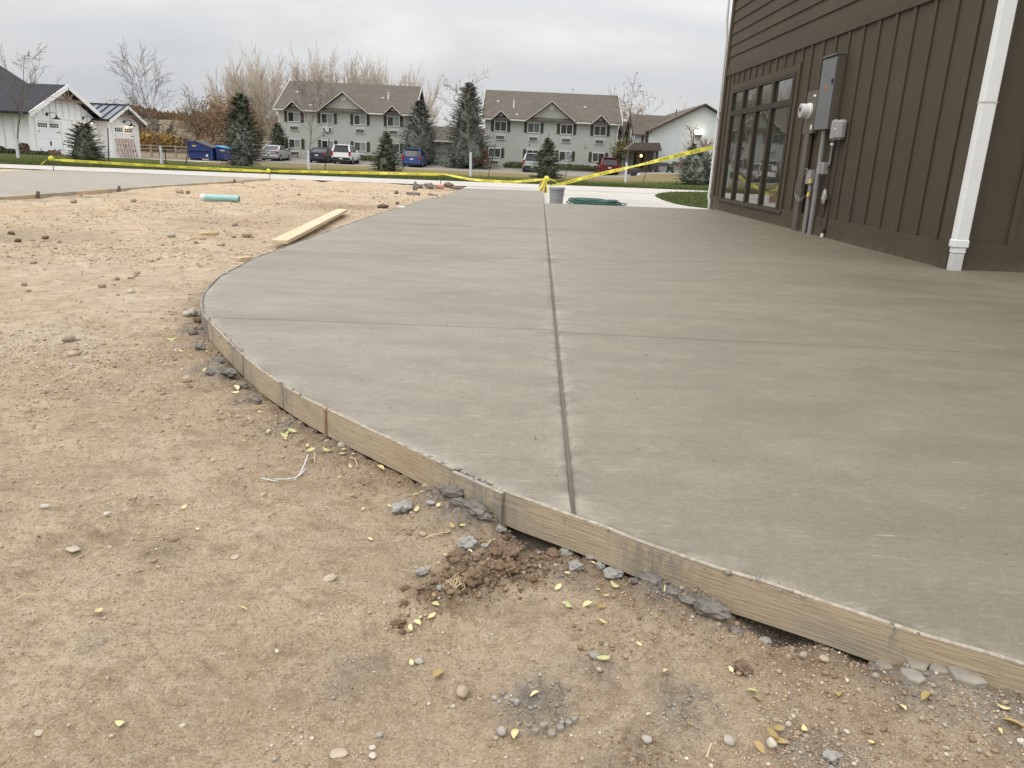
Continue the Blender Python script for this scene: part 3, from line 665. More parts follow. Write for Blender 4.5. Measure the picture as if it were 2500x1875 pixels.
# downspouts
ds = empty('downspout', (4.22, ny-.1, 0), 'square white downspout at the near corner of the brown building', 'downspout', 'white downspouts')
M_DS = dull('white_downspout', (.70,.71,.71), .42, .05, 3); M_DS2 = dull('pvc_adapter', (.52,.53,.51), .5, .08, 6)
m = MB(); m.box(4.066, 4.196, ny-.135, ny-.045, .262, 5.2); m.build('pipe', M_DS, ds, bevel=.012, )
m = MB(); m.box(4.060, 4.201, ny-.141, ny-.043, .215, .285); m.build('collar', M_DS, ds, bevel=.006)
m = MB(); m.box(4.074, 4.189, ny-.131, ny-.05, .160, .222); m.build('sleeve', M_DS, ds, bevel=.006)
m = MB(); m.box(4.077, 4.185, ny-.128, ny-.052, -.02, .158); m.build('adapter', M_DS2, ds, bevel=.008)
m = MB(); m.box(4.0645, 4.1975, ny-.1365, ny-.044, 1.49, 1.503); m.build('joint_band', dull('stained_seam', (.45,.42,.36), .6), ds)
ds2 = empty('downspout', (3.96, 16.8, 0), 'thin white downspout on the far corner of the brown building', 'downspout', 'white downspouts')
m = MB(); m.tube([(3.955,16.74,-.06),(3.955,16.74,.12),(3.925,16.74,.22),(3.935,16.74,.5),(3.935,16.74,3.3),(3.89,16.72,3.6),(3.86,16.72,5.2)], .028, 8); m.build('pipe', M_WHITEP, ds2, smooth=True)
m = MB(); m.box(3.90, 3.97, 16.70, 16.78, 1.75, 1.79); m.build('strap', M_WHITEP, ds2)

# electrical gear on the wall
M_PAN = dull('grey_enamel', (.135,.142,.145), .45, .08, 4, metal=.2); M_PANS = dull('brown_enamel', (.10,.085,.065), .55, .1, 5)
M_CON = dull('grey_conduit', (.22,.215,.21), .5, .08, 10); M_BOX = dull('grey_plastic_box', (.27,.265,.26), .55, .08, 8); M_WHT = dull('white_label', (.75,.74,.70), .6, .05)
M_BLK = dull('black_rubber', (.02,.02,.02), .6, .1); M_YEL = dull('yellow_plastic', (.58,.42,.10), .5, .1)
pn = empty('electrical_panel', tuple(W(5.7,0,1.37)), 'tall grey electrical panel on the brown wall with small orange mark', 'electrical panel')
wpart('cabinet', M_PANS, 5.475, 5.955, .022, .115, 1.368, 2.275, parent=pn, bevel=.004)
wpart('door', M_PAN, 5.48, 5.95, .117, .135, 1.372, 2.25, parent=pn, bevel=.004); wpart('lid', M_PAN, 5.47, 5.96, .02, .145, 2.277, 2.292, parent=pn)
wpart('latch', M_BLK, 5.90, 5.93, .136, .150, 1.93, 1.99, parent=pn)
m = MB()
for k in range(6):
    a = k*math.pi/6; d = (math.cos(a)*.032, math.sin(a)*.032); m.bar(W(5.72-d[0], .137+.0004*k, 1.90-d[1]), W(5.72+d[0], .137+.0004*k, 1.90+d[1]), .007, .002, tuple(BN))
m.build('warning_mark', dull('orange_print', (.55,.16,.04), .6), pn)
m = MB(); m.tube([W(5.71,.065,-.02), W(5.71,.065,1.366)], .034, 12); m.tube([W(5.71,.065,.60), W(5.71,.065,.66)], .041, 12); m.build('conduit', M_CON, pn, smooth=False)
mb_ = empty('electric_meter', tuple(W(5.13,0,1.3)), 'round white electric meter on a brown socket box left of the panel', 'electric meter')
wpart('socket_box', M_PANS, 4.93, 5.32, .022, .085, 1.335, 1.90, parent=mb_, bevel=.004)
cc = W(5.12,.086,1.64); m = MB(); m.disc(cc, .105, BN, .03, 24); m.build('ring', M_WHITEP, mb_)
m = MB(); m.disc(cc+BN*.03, .092, BN, .105, 24); m.build('meter_body', M_WHITEP, mb_)
m = MB(); m.disc(cc+BN*.135, .078, BN, .006, 24); m.build('dial', dull('meter_dial', (.35,.35,.34), .3), mb_); m = MB(); m.disc(cc+BN*.142+Vector((0,0,.012)), .030, BN, .004, 12); m.build('dial_hub', M_BLK, mb_)
wpart('name_label', M_WHT, 5.18, 5.27, .086, .089, 1.82, 1.848, parent=mb_); wpart('seal_label', M_WHT, 5.22, 5.27, .086, .089, 1.39, 1.45, parent=mb_)
m = MB(); wbox(m, 5.04, 5.20, .022, .09, -.02, 1.333); m.build('riser', M_PANS, mb_, bevel=.01)
tb = empty('telephone_box', tuple(W(6.2,0,1.2)), 'rounded grey plastic utility box right of the tall panel', 'utility box')
wpart('housing', M_BOX, 6.06, 6.34, .02, .12, 1.235, 1.475, parent=tb, bevel=.03); wpart('cover', M_BOX, 6.05, 6.20, .075, .132, 1.228, 1.482, parent=tb, bevel=.025)
m = MB(); m.disc(W(6.21,.122,1.36), .012, BN, .01, 8); m.build('screw', M_WHT, tb)
m = MB(); m.tube([W(6.23,.05,1.233), W(6.24,.045,.9), W(6.20,.04,.4), W(6.17,.04,.10)], .008, 6); m.tube([W(6.12,.05,1.233), W(6.10,.05,1.1)], .009, 6); m.build('cable', M_BLK, tb)
pg = empty('cable_plug', tuple(W(6.17,.05,0)), 'black cable end with white tip at the foot of the wall', 'cable plug')
m = MB(); m.tube([W(6.17,.05,.11), W(6.16,.06,.06)], .028, 8); m.build('plug', M_BLK, pg); m = MB(); m.tube([W(6.16,.06,.058), W(6.155,.07,.005)], .020, 8); m.build('tip', M_WHT, pg)
jb1 = empty('junction_box', tuple(W(5.5,0,0)), 'small grey junction box on a short conduit with yellow caps and cable loop', 'junction box', 'small boxes under the panel')
wpart('housing', M_BOX, 5.36, 5.52, .03, .10, .66, .85, parent=jb1, bevel=.006)
m = MB(); m.tube([W(5.50,.065,-.02), W(5.50,.065,.655)], .030, 12); m.build('conduit', M_CON, jb1)
for a, zz in ((5.56,.70),(5.55,.52)): m = MB(); m.tube([W(a,.10,zz-.02), W(a,.10,zz+.035)], [.026,.017], 8); m.build('cap', M_YEL, jb1)
m = MB(); m.tube([W(5.44,.10,.85), W(5.36,.12,.87), W(5.22,.13,.80), W(5.10,.13,.66), W(5.08,.12,.52), W(5.16,.11,.43), W(5.30,.11,.42), W(5.44,.11,.50)], .006, 6)
m.tube([W(5.47,.10,.85), W(5.38,.11,.84), W(5.27,.12,.74), W(5.16,.12,.60), W(5.14,.11,.50), W(5.26,.11,.44), W(5.42,.11,.48)], .006, 6); m.build('cable_loop', M_CON, jb1)
jb2 = empty('junction_box', tuple(W(5.85,0,.8)), 'small grey disconnect box right of the thick conduit', 'junction box', 'small boxes under the panel')
wpart('housing', M_BOX, 5.80, 5.93, .02, .10, .80, .955, parent=jb2, bevel=.008); wpart('cover', M_BOX, 5.79, 5.86, .10, .115, .80, .96, parent=jb2, bevel=.006)
m = MB(); m.tube([W(5.95,.045,.90), W(5.99,.045,.93), W(6.0,.045,1.17)], .014, 8); m.build('conduit', M_CON, jb2); m = MB(); m.tube([W(6.0,.045,1.171), W(6.0,.045,1.20)], .017, 8); m.tube([W(5.96,.045,1.171), W(5.96,.045,1.20)], .014, 8); m.build('cap', M_WHT, jb2)
# crumpled plastic bag hanging on a wire
bm = bmesh.new(); bmesh.ops.create_icosphere(bm, subdivisions=3, radius=1)
bc = W(6.02,.06,.52)
for v in bm.verts:
    p = v.co.copy(); q = mnoise.noise(p*2.3)*.35+mnoise.noise(p*5)*.15
    v.co = Vector((p.x*.025, p.y*.05*(1+q), p.z*.10))*(1+q*.6); v.co.y *= (1-.55*max(0, p.z)); v.co += bc
me = bpy.data.meshes.new('plastic_bag'); bm.to_mesh(me); bm.free(); me.materials.append(dull('grey_plastic_film', (.33,.32,.30), .45, .15)); o = bpy.data.objects.new('plastic_bag', me); C.objects.link(o)
tag(o, 'crumpled pale plastic bag hanging below the grey boxes on the brown wall', 'plastic bag')
m = MB(); m.tube([W(5.98,.05,.80), W(6.03,.06,.70), W(6.02,.06,.60)], .006, 5); m.tube([W(6.02,.06,.44), W(5.99,.05,.3), W(6.01,.05,.1)], .004, 5); m.build('tie_wire', M_BLK, o)

# ------------------------------------------------------------------ tree builders
def bark(name, col, sc=12): return dull(name, col, .9, .3, sc)
M_BARK = bark('dark_twigs', (.16,.13,.115)); M_BARKP = bark('pale_poplar_bark', (.54,.48,.40)); M_BARKB = bark('brown_bark', (.125,.095,.068))
M_WRAP = dull('white_trunk_wrap', (.62,.66,.70), .7, .06)
M_LEAFD = dull('withered_dark_leaf', (.085,.045,.036), .8, .3, 20)
M_NEED = dull('spruce_needles', (.15,.165,.115), .85, .45, 6); M_NEEDB = dull('blue_spruce_needles', (.165,.18,.15), .85, .45, 6); M_NEEDD = dull('dark_spruce_needles', (.095,.105,.065), .85, .45, 6)
def grow(mb, p, d, L, r, lev, P, tips, seed_r, minr=.003):
    """one branch and everything on it"""
    n = P['seg'][lev] if lev < len(P['seg']) else 2
    pts = [p.copy()]; rads = [r]; dirs = [d.copy()]
    for k in range(n):
        d = (d + Vector((seed_r.gauss(0,1), seed_r.gauss(0,1), seed_r.gauss(0,1)))*P['wob'] + Vector((0,0,P['up'][min(lev, len(P['up'])-1)]))).normalized()
        p = p + d*(L/n); pts.append(p.copy()); rads.append(max(minr, r*(1-(k+1)/n*P['taper']))); dirs.append(d.copy())
    mb.tube(pts, rads, 6 if lev == 0 else (4 if lev == 1 else 3), cap=False)
    if lev >= P['levels']: tips.append((pts[-1], dirs[-1])); return
    cnt = P['n'][lev]
    for k in range(cnt):
        f = P['start'][lev] + (1-P['start'][lev])*(k+seed_r.random()*.8)/cnt
        x = min(f, .999)*n; i0 = int(x); fr = x-i0
        q = pts[i0].lerp(pts[i0+1], fr); dd = dirs[i0+1]; rr_ = rads[i0]*(1-fr)+rads[i0+1]*fr
        ax = dd.orthogonal().normalized(); ax.rotate(Matrix.Rotation(seed_r.uniform(0, 2*math.pi) if lev else k*2.4+seed_r.random(), 4, dd))
        nd = dd.copy(); nd.rotate(Matrix.Rotation(P['ang'][lev]*seed_r.uniform(.75, 1.25), 4, ax))
        grow(mb, q, nd, L*P['len'][lev]*(1-.55*f if lev == 0 and P.get('cone') else 1)*seed_r.uniform(.7, 1.15), max(minr, rr_*P['rad']), lev+1, P, tips, seed_r, minr)
def leaf_cards(mb, tips, n, size, rr2, spread=.12):
    for _ in range(n):
        p, d = rr2.choice(tips); q = p+Vector((rr2.gauss(0,1), rr2.gauss(0,1), rr2.gauss(0,1)))*spread
        a = Vector((rr2.gauss(0,1), rr2.gauss(0,1), rr2.gauss(0,1))).normalized(); b = a.orthogonal().normalized(); s = size*rr2.uniform(.6, 1.3)
        mb.add([q-a*s, q+b*s*.45, q+a*s, q-b*s*.45], [(0,1,2,3)])
YOUNG = dict(seg=[8,6,3,2], wob=.055, up=[.02,.085,.06,.05], taper=.85, levels=3, n=[15,6,3], start=[.34,.25,.2], ang=[R(52),R(36),R(34)], len=[.56,.48,.5], rad=.55, cone=True)
def young_tree(x, y, h, lean, label, leaves=0, seed=1, wrap=.82, dens=1.0, bigs=.05):
    z = Tz(x, y)+.03; sr = random.Random(seed); t_ = empty('young_tree', (x, y, z), label, 'tree', 'young bare trees with white trunk wraps')
    mb = MB(); tips = []; P = dict(YOUNG); P['n'] = [int(15*dens), 6, 3]
    grow(mb, Vector((x, y, z-.05)), Vector((lean, 0, 1)).normalized(), h, .038, 0, P, tips, sr, .0050)
    # main stem apart from the crown
    nb = 6*9; tr = MB(); tr.v = mb.v[:nb]; tr.f = [f_ for f_ in mb.f if max(f_) < nb]; tr.mi = [0]*len(tr.f); tr.build('trunk', M_BARK, t_)
    cr = MB(); cr.v = mb.v; cr.f = [f_ for f_ in mb.f if min(f_) >= nb]; cr.mi = [0]*len(cr.f); cr.build('crown', M_BARK, t_)
    m = MB(); m.tube([Vector((x, y, z-.05)), Vector((x+lean*wrap, y, z+wrap))], [.062, .055], 8); m.build('trunk_wrap', M_WRAP, t_)
    if leaves:
        lm = MB(); hi = sorted(tips, key=lambda q: -q[0].z)[:max(20, len(tips)//2)]; leaf_cards(lm, hi, leaves, bigs, sr, .07); lm.build('leaves', M_LEAFD, t_)
    return t_
def spruce(x, y, h, w, mat, label, seed=1, group='spruces along the lawn and the lot', squash=1.0, z=None, lean=0.0, top=1.0, dense=1.0, cat='tree'):
    z = Tz(x, y) if z is None else z; sr = random.Random(seed); t_ = empty('spruce_tree', (x, y, z), label, cat, group)
    m = MB(); m.tube([(x, y, z-.05), (x+lean*h*.5, y, z+h*.5), (x+lean*h, y, z+h)], [h*.022+.02, h*.014+.01, .006], 6); m.build('trunk', M_BARKB, t_)
    cr = MB(); nw = int((17+h*4.6)*dense); Rm = w/2
    def prof(f): return (1-f)**(.80*top)*(1.0 if f > .16 else .80+f*1.25)
    core = []                                     # shaded inner mass of old twigs
    for q in range(9):
        f = q/8; core.append((max(.01, Rm*.62*prof(min(.99, f))*sr.uniform(.9, 1.1)), h*(.03+.93*f)))
    cr.lathe((x, y, z), core, 9)
    for k in range(nw):
        f = (k+.5*sr.random())/nw; zz = z+h*(.02+.96*f); Lb = Rm*prof(f)*sr.uniform(.9, 1.12)+.02*h*(1-f)
        nb = int(8+13*(1-f))
        for j in range(nb):
            a = sr.uniform(0, 2*math.pi); L = Lb*sr.uniform(.70, 1.14); ct, st = math.cos(a), math.sin(a); drop = L*(.30-.62*f)*squash
            b0 = Vector((x+lean*(zz-z), y, zz))
            ns = max(3, min(7, int(L/.15)+2))
            for q in range(ns):
                u = .30+.70*(q+.6)/ns; c0 = b0+Vector((ct*L*u, st*L*u, -drop*u+.16*L*u*u))
                s = (.085*h**.5)*(1.2-.5*u)*sr.uniform(.7, 1.3)
                for sd_ in (-1, 1, 0):
                    aa = a+sd_*sr.uniform(.35, .95); dv_ = Vector((math.cos(aa), math.sin(aa), sr.uniform(-.25, .45))); tv = Vector((-math.sin(aa), math.cos(aa), sr.uniform(-.6, .6)))*s*.30
                    cr.add([c0-tv, c0+dv_*s*1.35, c0+tv], [(0,1,2)])
    # the leader shoot
    for q in range(16):
        zz = z+h*(.90+.012*q); a = sr.uniform(0, 6.3); s = .05*h**.3
        p0 = Vector((x+lean*(zz-z), y, zz)); cr.add([p0-Vector((0,0,s*.3)), p0+Vector((math.cos(a)*s, math.sin(a)*s, s*.6)), p0+Vector((0,0,s*.4))], [(0,1,2)])
    cr.build('crown', mat, t_); return t_

young_tree(-20.1, 32.1, 3.75, .02, 'young bare tree with white wrap in front of the white garage wall', 14, 3, .78, .8)
young_tree(-15.35, 34.3, 4.0, -.01, 'wide bare young tree right of the white garage', 0, 5, .72, 1.25)
young_tree(-9.75, 36.9, 3.45, -.02, 'young tree with withered leaves before the left apartment building', 95, 8, .84, .9, .045)
young_tree(-2.42, 38.3, 4.2, -.02, 'thin young tree with white wrap before the tallest spruce', 40, 13, 1.1, .7)
young_tree(5.16, 39.9, 4.0, -.01, 'young tree with dark leaf clusters right of the apartments', 60, 21, .95, .8, .06)
M_STK = dull('black_tree_stake', (.03,.028,.026), .6)
for x, y, lx, h, lab in ((-16.95,33,.10,1.36,'upright black stake beside the round spruce'),(-14.40,34.4,.26,1.0,'leaning black stake left of the blue dumpster'),(-15.12,34.2,.0,.75,'short black stake tied close to the wide bare tree'),
        (-9.08,37,.27,1.43,'leaning black stake between the dark sedan and white SUV'),(-7.18+1.5,38,.2,1.2,'leaning black stake under the blue minivan'),(-1.61,38.3,.33,1.58,'leaning black stake left of the right apartment wall'),
        (2.05,39,.30,1.22,'leaning black stake right of the spruce behind the bucket'),(5.93,39.5,.25,1.02,'leaning black stake right of the white wrapped tree by the porch')):
    z = Tz(x, y); m = MB(); m.bar((x, y, z-.1), (x+lx, y, z+h), .035, .03); o = m.build('tree_stake', M_STK); tag(o, lab, 'stake', 'black tree stakes in the lawn')
    o.name = 'tree_stake'

spruce(-17.85, 33.0, 1.55, 1.75, M_NEED, 'round bushy spruce in front of the white garage doors', 1, top=.62)
spruce(-13.2, 38.0, 1.70, 1.75, M_NEEDB, 'squat spruce in front of the blue dumpsters', 2, top=.5)
spruce(-25.9, 75, 6.0, 5.2, M_NEEDD, 'tall dark spruce behind the dumpsters', 3, top=.8, dense=.9)
spruce(-25.9, 86, 3.6, 2.9, M_NEEDD, 'dark spruce right of the tall dark one behind the dumpsters', 33, top=.7, dense=.9)
spruce(-7.05, 42, 2.05, 1.95, M_NEED, 'small spruce with long leader before the left apartments', 4, top=1.1)
spruce(-11.0, 86.4, 6.5, 5.9, M_NEEDB, 'broad blue spruce behind the blue minivan', 5, top=.82)
spruce(-5.75, 84.5, 8.5, 6.4, M_NEEDB, 'tallest spruce between the two apartment buildings', 6, top=.85)
spruce(1.30, 42, 2.1, 1.95, M_NEED, 'small spruce behind the grey bucket', 7, top=.95)
spruce(7.9, 36.0, 1.55, 2.1, M_NEEDB, 'loose low spruce beside the far corner of the brown building', 8, top=.55, dense=.75)
spruce(12.55, 60, 2.9, 2.2, M_NEED, 'darker spruce behind the loose spruce near the brown corner', 9, top=.9)

# the row of bare poplars far behind the apartments
POP = dict(seg=[6,6,5,3], wob=.045, up=[.02,.14,.12,.1], taper=.82, levels=3, n=[20,9,6], start=[.08,.12,.12], ang=[R(31),R(22),R(20)], len=[.85,.50,.5], rad=.6)
pops = []
for sd_ in (2, 3, 4):
    t_ = empty('poplar_tree', (0,0,0)); mb = MB(); tips = []; grow(mb, Vector((0,0,0)), Vector((0,0,1)), 7.6, .22, 0, POP, tips, random.Random(sd_), .024)
    nb = 6*7; tr = MB(); tr.v = mb.v[:nb]; tr.f = [f_ for f_ in mb.f if max(f_) < nb]; tr.mi = [0]*len(tr.f); tr.build('trunk', M_BARKP, t_, local=True)
    cr = MB(); cr.v = mb.v; cr.f = [f_ for f_ in mb.f if min(f_) >= nb]; cr.mi = [0]*len(cr.f); cr.build('crown', M_BARKP, t_, local=True); pops.append(t_)
px = [(-42.3,119,1.02,2,-.34),(-40.9,121,1.08,0,-.22),(-39.5,118,1.12,0,-.28),(-36.6,117,1.08,1,-.10),(-33.6,120,1.12,2,.02),(-31.0,119,1.15,0,0),(-28.6,121,1.17,1,.03),(-26.4,120,1.16,2,-.02),(-24.2,122,1.14,0,.02),(-22.0,121,1.13,1,0),(-19.6,122,1.11,2,.03),(-17.4,121,1.05,0,.06),(-15.4,123,.98,1,.08)]
used = set()
for k, (x, y, s, i_, lean) in enumerate(px):
    o = pops[i_] if i_ not in used else copy_tree(pops[i_]); used.add(i_)
    o.location = (x, y, Tz(x, y)-.2); o.scale = (s*.86, s*.86, s*.77); o.rotation_euler = (0, lean*.55, k*1.7)
    _on = ['','second','third','fourth','fifth','sixth','seventh','eighth','ninth','tenth','eleventh','twelfth']
    lab = 'bare pale poplar fanning out farthest left in the row by the left apartments' if k == 0 else ('bare pale poplar at the right end of the row behind the left apartment roof' if k == len(px)-1 else
        f'bare pale poplar, {_on[k]} from the left in the row behind the left apartments')
    tag(o, lab, 'tree', 'row of bare poplars behind the apartments')
# bare broadleaf trees and brush in front of the hill
OAK = dict(seg=[5,5,4,2], wob=.16, up=[0,.04,.03,.02], taper=.75, levels=3, n=[8,6,6], start=[.30,.2,.2], ang=[R(52),R(46),R(42)], len=[.75,.55,.5], rad=.6)
M_TWIGB = bark('tan_twigs', (.185,.135,.092)); M_TWIGR = bark('rust_twigs', (.20,.115,.065)); M_RUST = dull('rust_leaf', (.20,.10,.045), .9, .4, 3); M_OCH = dull('ochre_leaf', (.27,.17,.055), .9, .4, 3); M_TANL = dull('tan_leaf', (.20,.135,.085), .9, .35, 2)
def bush_tree(x, y, h, lab, seed, bmat, lmat=None, leaves=0, grp='bare trees below the hill', name='bare_tree', ls=.12, lean=0.0, cat='tree'):
    z = Tz(x, y)-.1; sr = random.Random(seed); t_ = empty(name, (x, y, z), lab, cat, grp); mb = MB(); tips = []
    grow(mb, Vector((x, y, z)), Vector((lean, 0, 1)).normalized(), h*.62, h*.035, 0, OAK, tips, sr, .022)
    nb = 36; tr = MB(); tr.v = mb.v[:nb]; tr.f = [f_ for f_ in mb.f if max(f_) < nb]; tr.mi = [0]*len(tr.f); tr.build('trunk', bmat, t_)
    cr = MB(); cr.v = mb.v; cr.f = [f_ for f_ in mb.f if min(f_) >= nb]; cr.mi = [0]*len(cr.f); cr.build('crown', bmat, t_)
    if leaves: lm = MB(); leaf_cards(lm, tips, leaves, ls, sr, h*.07); lm.build('leaves', lmat, t_)
    return t_
bush_tree(-51.5, 108, 6.6, 'bare dark tree right behind the end of the white garage', 1, M_BARKB, M_TANL, 200)
bush_tree(-49.0, 104, 5.0, 'leaning bare tree beside the garage corner', 2, M_BARKB, lean=-.35)
bush_tree(-47.5, 118, 6.2, 'grey brown bare tree on the slope right of the white garage', 41, M_TWIGB, M_TANL, 500)
bush_tree(-54.5, 112, 6.0, 'brown bare tree partly behind the white garage roof end', 42, M_TWIGR, M_TANL, 600)
bush_tree(-42.0, 95, 4.2, 'crooked bare tree between the wide young tree and dumpster', 3, M_BARKB, lean=-.5)
bush_tree(-45.0, 112, 7.2, 'spreading bare tree on the hill foot left of the dumpsters', 4, M_TWIGB)
bush_tree(-42.6, 114, 7.0, 'rust brown tree behind the dark dumpster', 5, M_TWIGR, M_TANL, 1500)
bush_tree(-40.0, 112, 7.2, 'ochre topped tree behind the dumpsters', 6, M_TWIGB, M_OCH, 1300)
bush_tree(-37.8, 108, 6.6, 'reddish tree left of the tall dark spruce', 7, M_TWIGR, M_RUST, 1500)
bush_tree(-39.0, 100, 5.0, 'brown leafy thicket tree just behind the dumpsters', 8, M_TWIGR, M_TANL, 1300)
bush_tree(-36.2, 102, 5.6, 'tan thicket tree beside the tall dark spruce', 9, M_TWIGR, M_TANL, 1300)
bush_tree(-33.5, 104, 4.0, 'brown thicket right of the tall dark spruce', 10, M_TWIGB, M_TANL, 700)
bush_tree(18.6, 130, 7.6, 'golden leaved tree behind the gap by the right apartments', 11, M_TWIGB, M_OCH, 3200, ls=.20)
bush_tree(24.5, 128, 9.4, 'bare tree behind the roof of the white house', 12, M_BARKP)
bush_tree(15.6, 70, 4.1, 'tan twiggy bush against the white house gable', 13, M_TWIGB, M_TANL, 260, ls=.08)
bush_tree(14.0, 64, 2.8, 'twiggy brown bush beside the darker spruce', 14, M_TWIGB, M_TANL, 160, ls=.08)
bush_tree(-4.05, 84, 1.9, 'rust orange shrub at the foot of the tallest spruce', 15, M_TWIGR, M_RUST, 700, 'shrubs by the apartments', 'rust_shrub', .09, cat='shrub')
bush_tree(11.2, 86, 3.2, 'green yellow leafy tree behind the leaning pole', 16, M_BARKB, dull('olive_leaf', (.11,.105,.025), .9, .4, 3), 1500, ls=.13)
# thickets that read as one mass
def thicket(name, n, x0, x1, y0, y1, h, mat, lab, cat='brush'):
    m = MB(); sr = random.Random(n)
    for _ in range(n):
        x, y = sr.uniform(x0, x1), sr.uniform(y0, y1); z = Tz(x, y); s = h*sr.uniform(.5, 1.1)
        for _ in range(5):
            dx_, dy_ = sr.gauss(0, .25)*s, sr.gauss(0, .25)*s; m.add([(x-.03, y, z), (x+.03, y, z), (x+dx_, y+dy_, z+s)], [(0,1,2)])
            q = Vector((x+dx_*.7, y+dy_*.7, z+s*sr.uniform(.4, .9))); a = .09*h; m.add([q+Vector((-a,0,-a)), q+Vector((a,0,-a*.3)), q+Vector((0,sr.gauss(0,a),a))], [(0,1,2)])
    return tag(m.build(name, mat), lab, cat, kind='stuff')
thicket('dry_brush', 900, -58, -33, 92, 104, 1.7, M_TANL, 'dry tan brush along the foot of the hill')
thicket('orange_brush', 500, -46, -40, 88, 94, 2.1, M_OCH, 'orange brush behind the rail fence', 'brush')
thicket('rust_brush', 500, -56, -41, 88, 93, 1.4, M_RUST, 'rust coloured brush behind the rail fence', 'brush')
m = MB(); sr = random.Random(4)
for k in range(1500):
    x = sr.uniform(-150, -55); y = sr.uniform(255, 275); z = float(hillz(np.array(x), np.array(y))); hgt = sr.uniform(1.5, 3.6)*(1 if x > -118 else 1.3); q = Vector((x, y, z+hgt*sr.uniform(.1, .8))); a = sr.uniform(.5, 1.1)
    m.add([q+Vector((-a,0,-a)), q+Vector((a,0,-a*.4)), q+Vector((sr.gauss(0,.3),0,a))], [(0,1,2)], 0 if sr.random() < .6 else 1)
tag(m.build('ridge_trees', [M_RUST, M_NEEDD]), 'dark line of trees along the hill crest', 'treeline', kind='stuff')

# ------------------------------------------------------------------ apartment buildings
t = NT('sage_lap_siding')
sz = t.n('ShaderNodeSeparateXYZ'); t.l(t.obj(), sz.inputs[0])
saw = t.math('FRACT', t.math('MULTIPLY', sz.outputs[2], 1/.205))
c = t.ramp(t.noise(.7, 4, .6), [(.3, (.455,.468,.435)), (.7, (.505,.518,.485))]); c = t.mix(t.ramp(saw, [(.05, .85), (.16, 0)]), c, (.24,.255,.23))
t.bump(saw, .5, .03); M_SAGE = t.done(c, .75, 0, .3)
t = NT('brown_shingles')
br = t.n('ShaderNodeTexBrick'); br.inputs['Scale'].default_value = 1.0; br.inputs['Brick Width'].default_value = .45; br.inputs['Row Height'].default_value = .16; br.inputs['Mortar Size'].default_value = .012
br.inputs['Color1'].default_value = (.125,.110,.092,1); br.inputs['Color2'].default_value = (.165,.147,.125,1); br.inputs['Mortar'].default_value = (.085,.068,.055,1)
t.l(t.obj(), br.inputs['Vector'])
c = t.mix(t.ramp(t.noise(.5, 5, .6), [(.35, .35), (.65, 0)]), br.outputs[0], (.108,.094,.078)); t.bump(t.noise(9, 3), .5, .02); M_SHIN = t.done(c, .95, 0, .1)
M_FASC = dull('white_fascia', (.66,.65,.60), .6, .05); M_WFR = dull('white_window_frame', (.68,.68,.65), .5, .04); M_SHUT = dull('olive_shutter', (.050,.048,.026), .7, .15)
t = NT('far_pane'); c = t.ramp(t.rnd(), [(0, (.035,.038,.036)), (.45, (.03,.03,.03)), (1, (.11,.12,.115))]); M_FPANE = t.done(c, .08, 0, .5, 1.5)
M_CURT = dull('curtained_pane', (.25,.285,.275), .25, .1, 2); M_ACG = dull('ac_grille', (.12,.12,.115), .6, .2, 10); M_ACW = dull('ac_white', (.62,.62,.58), .6, .05)
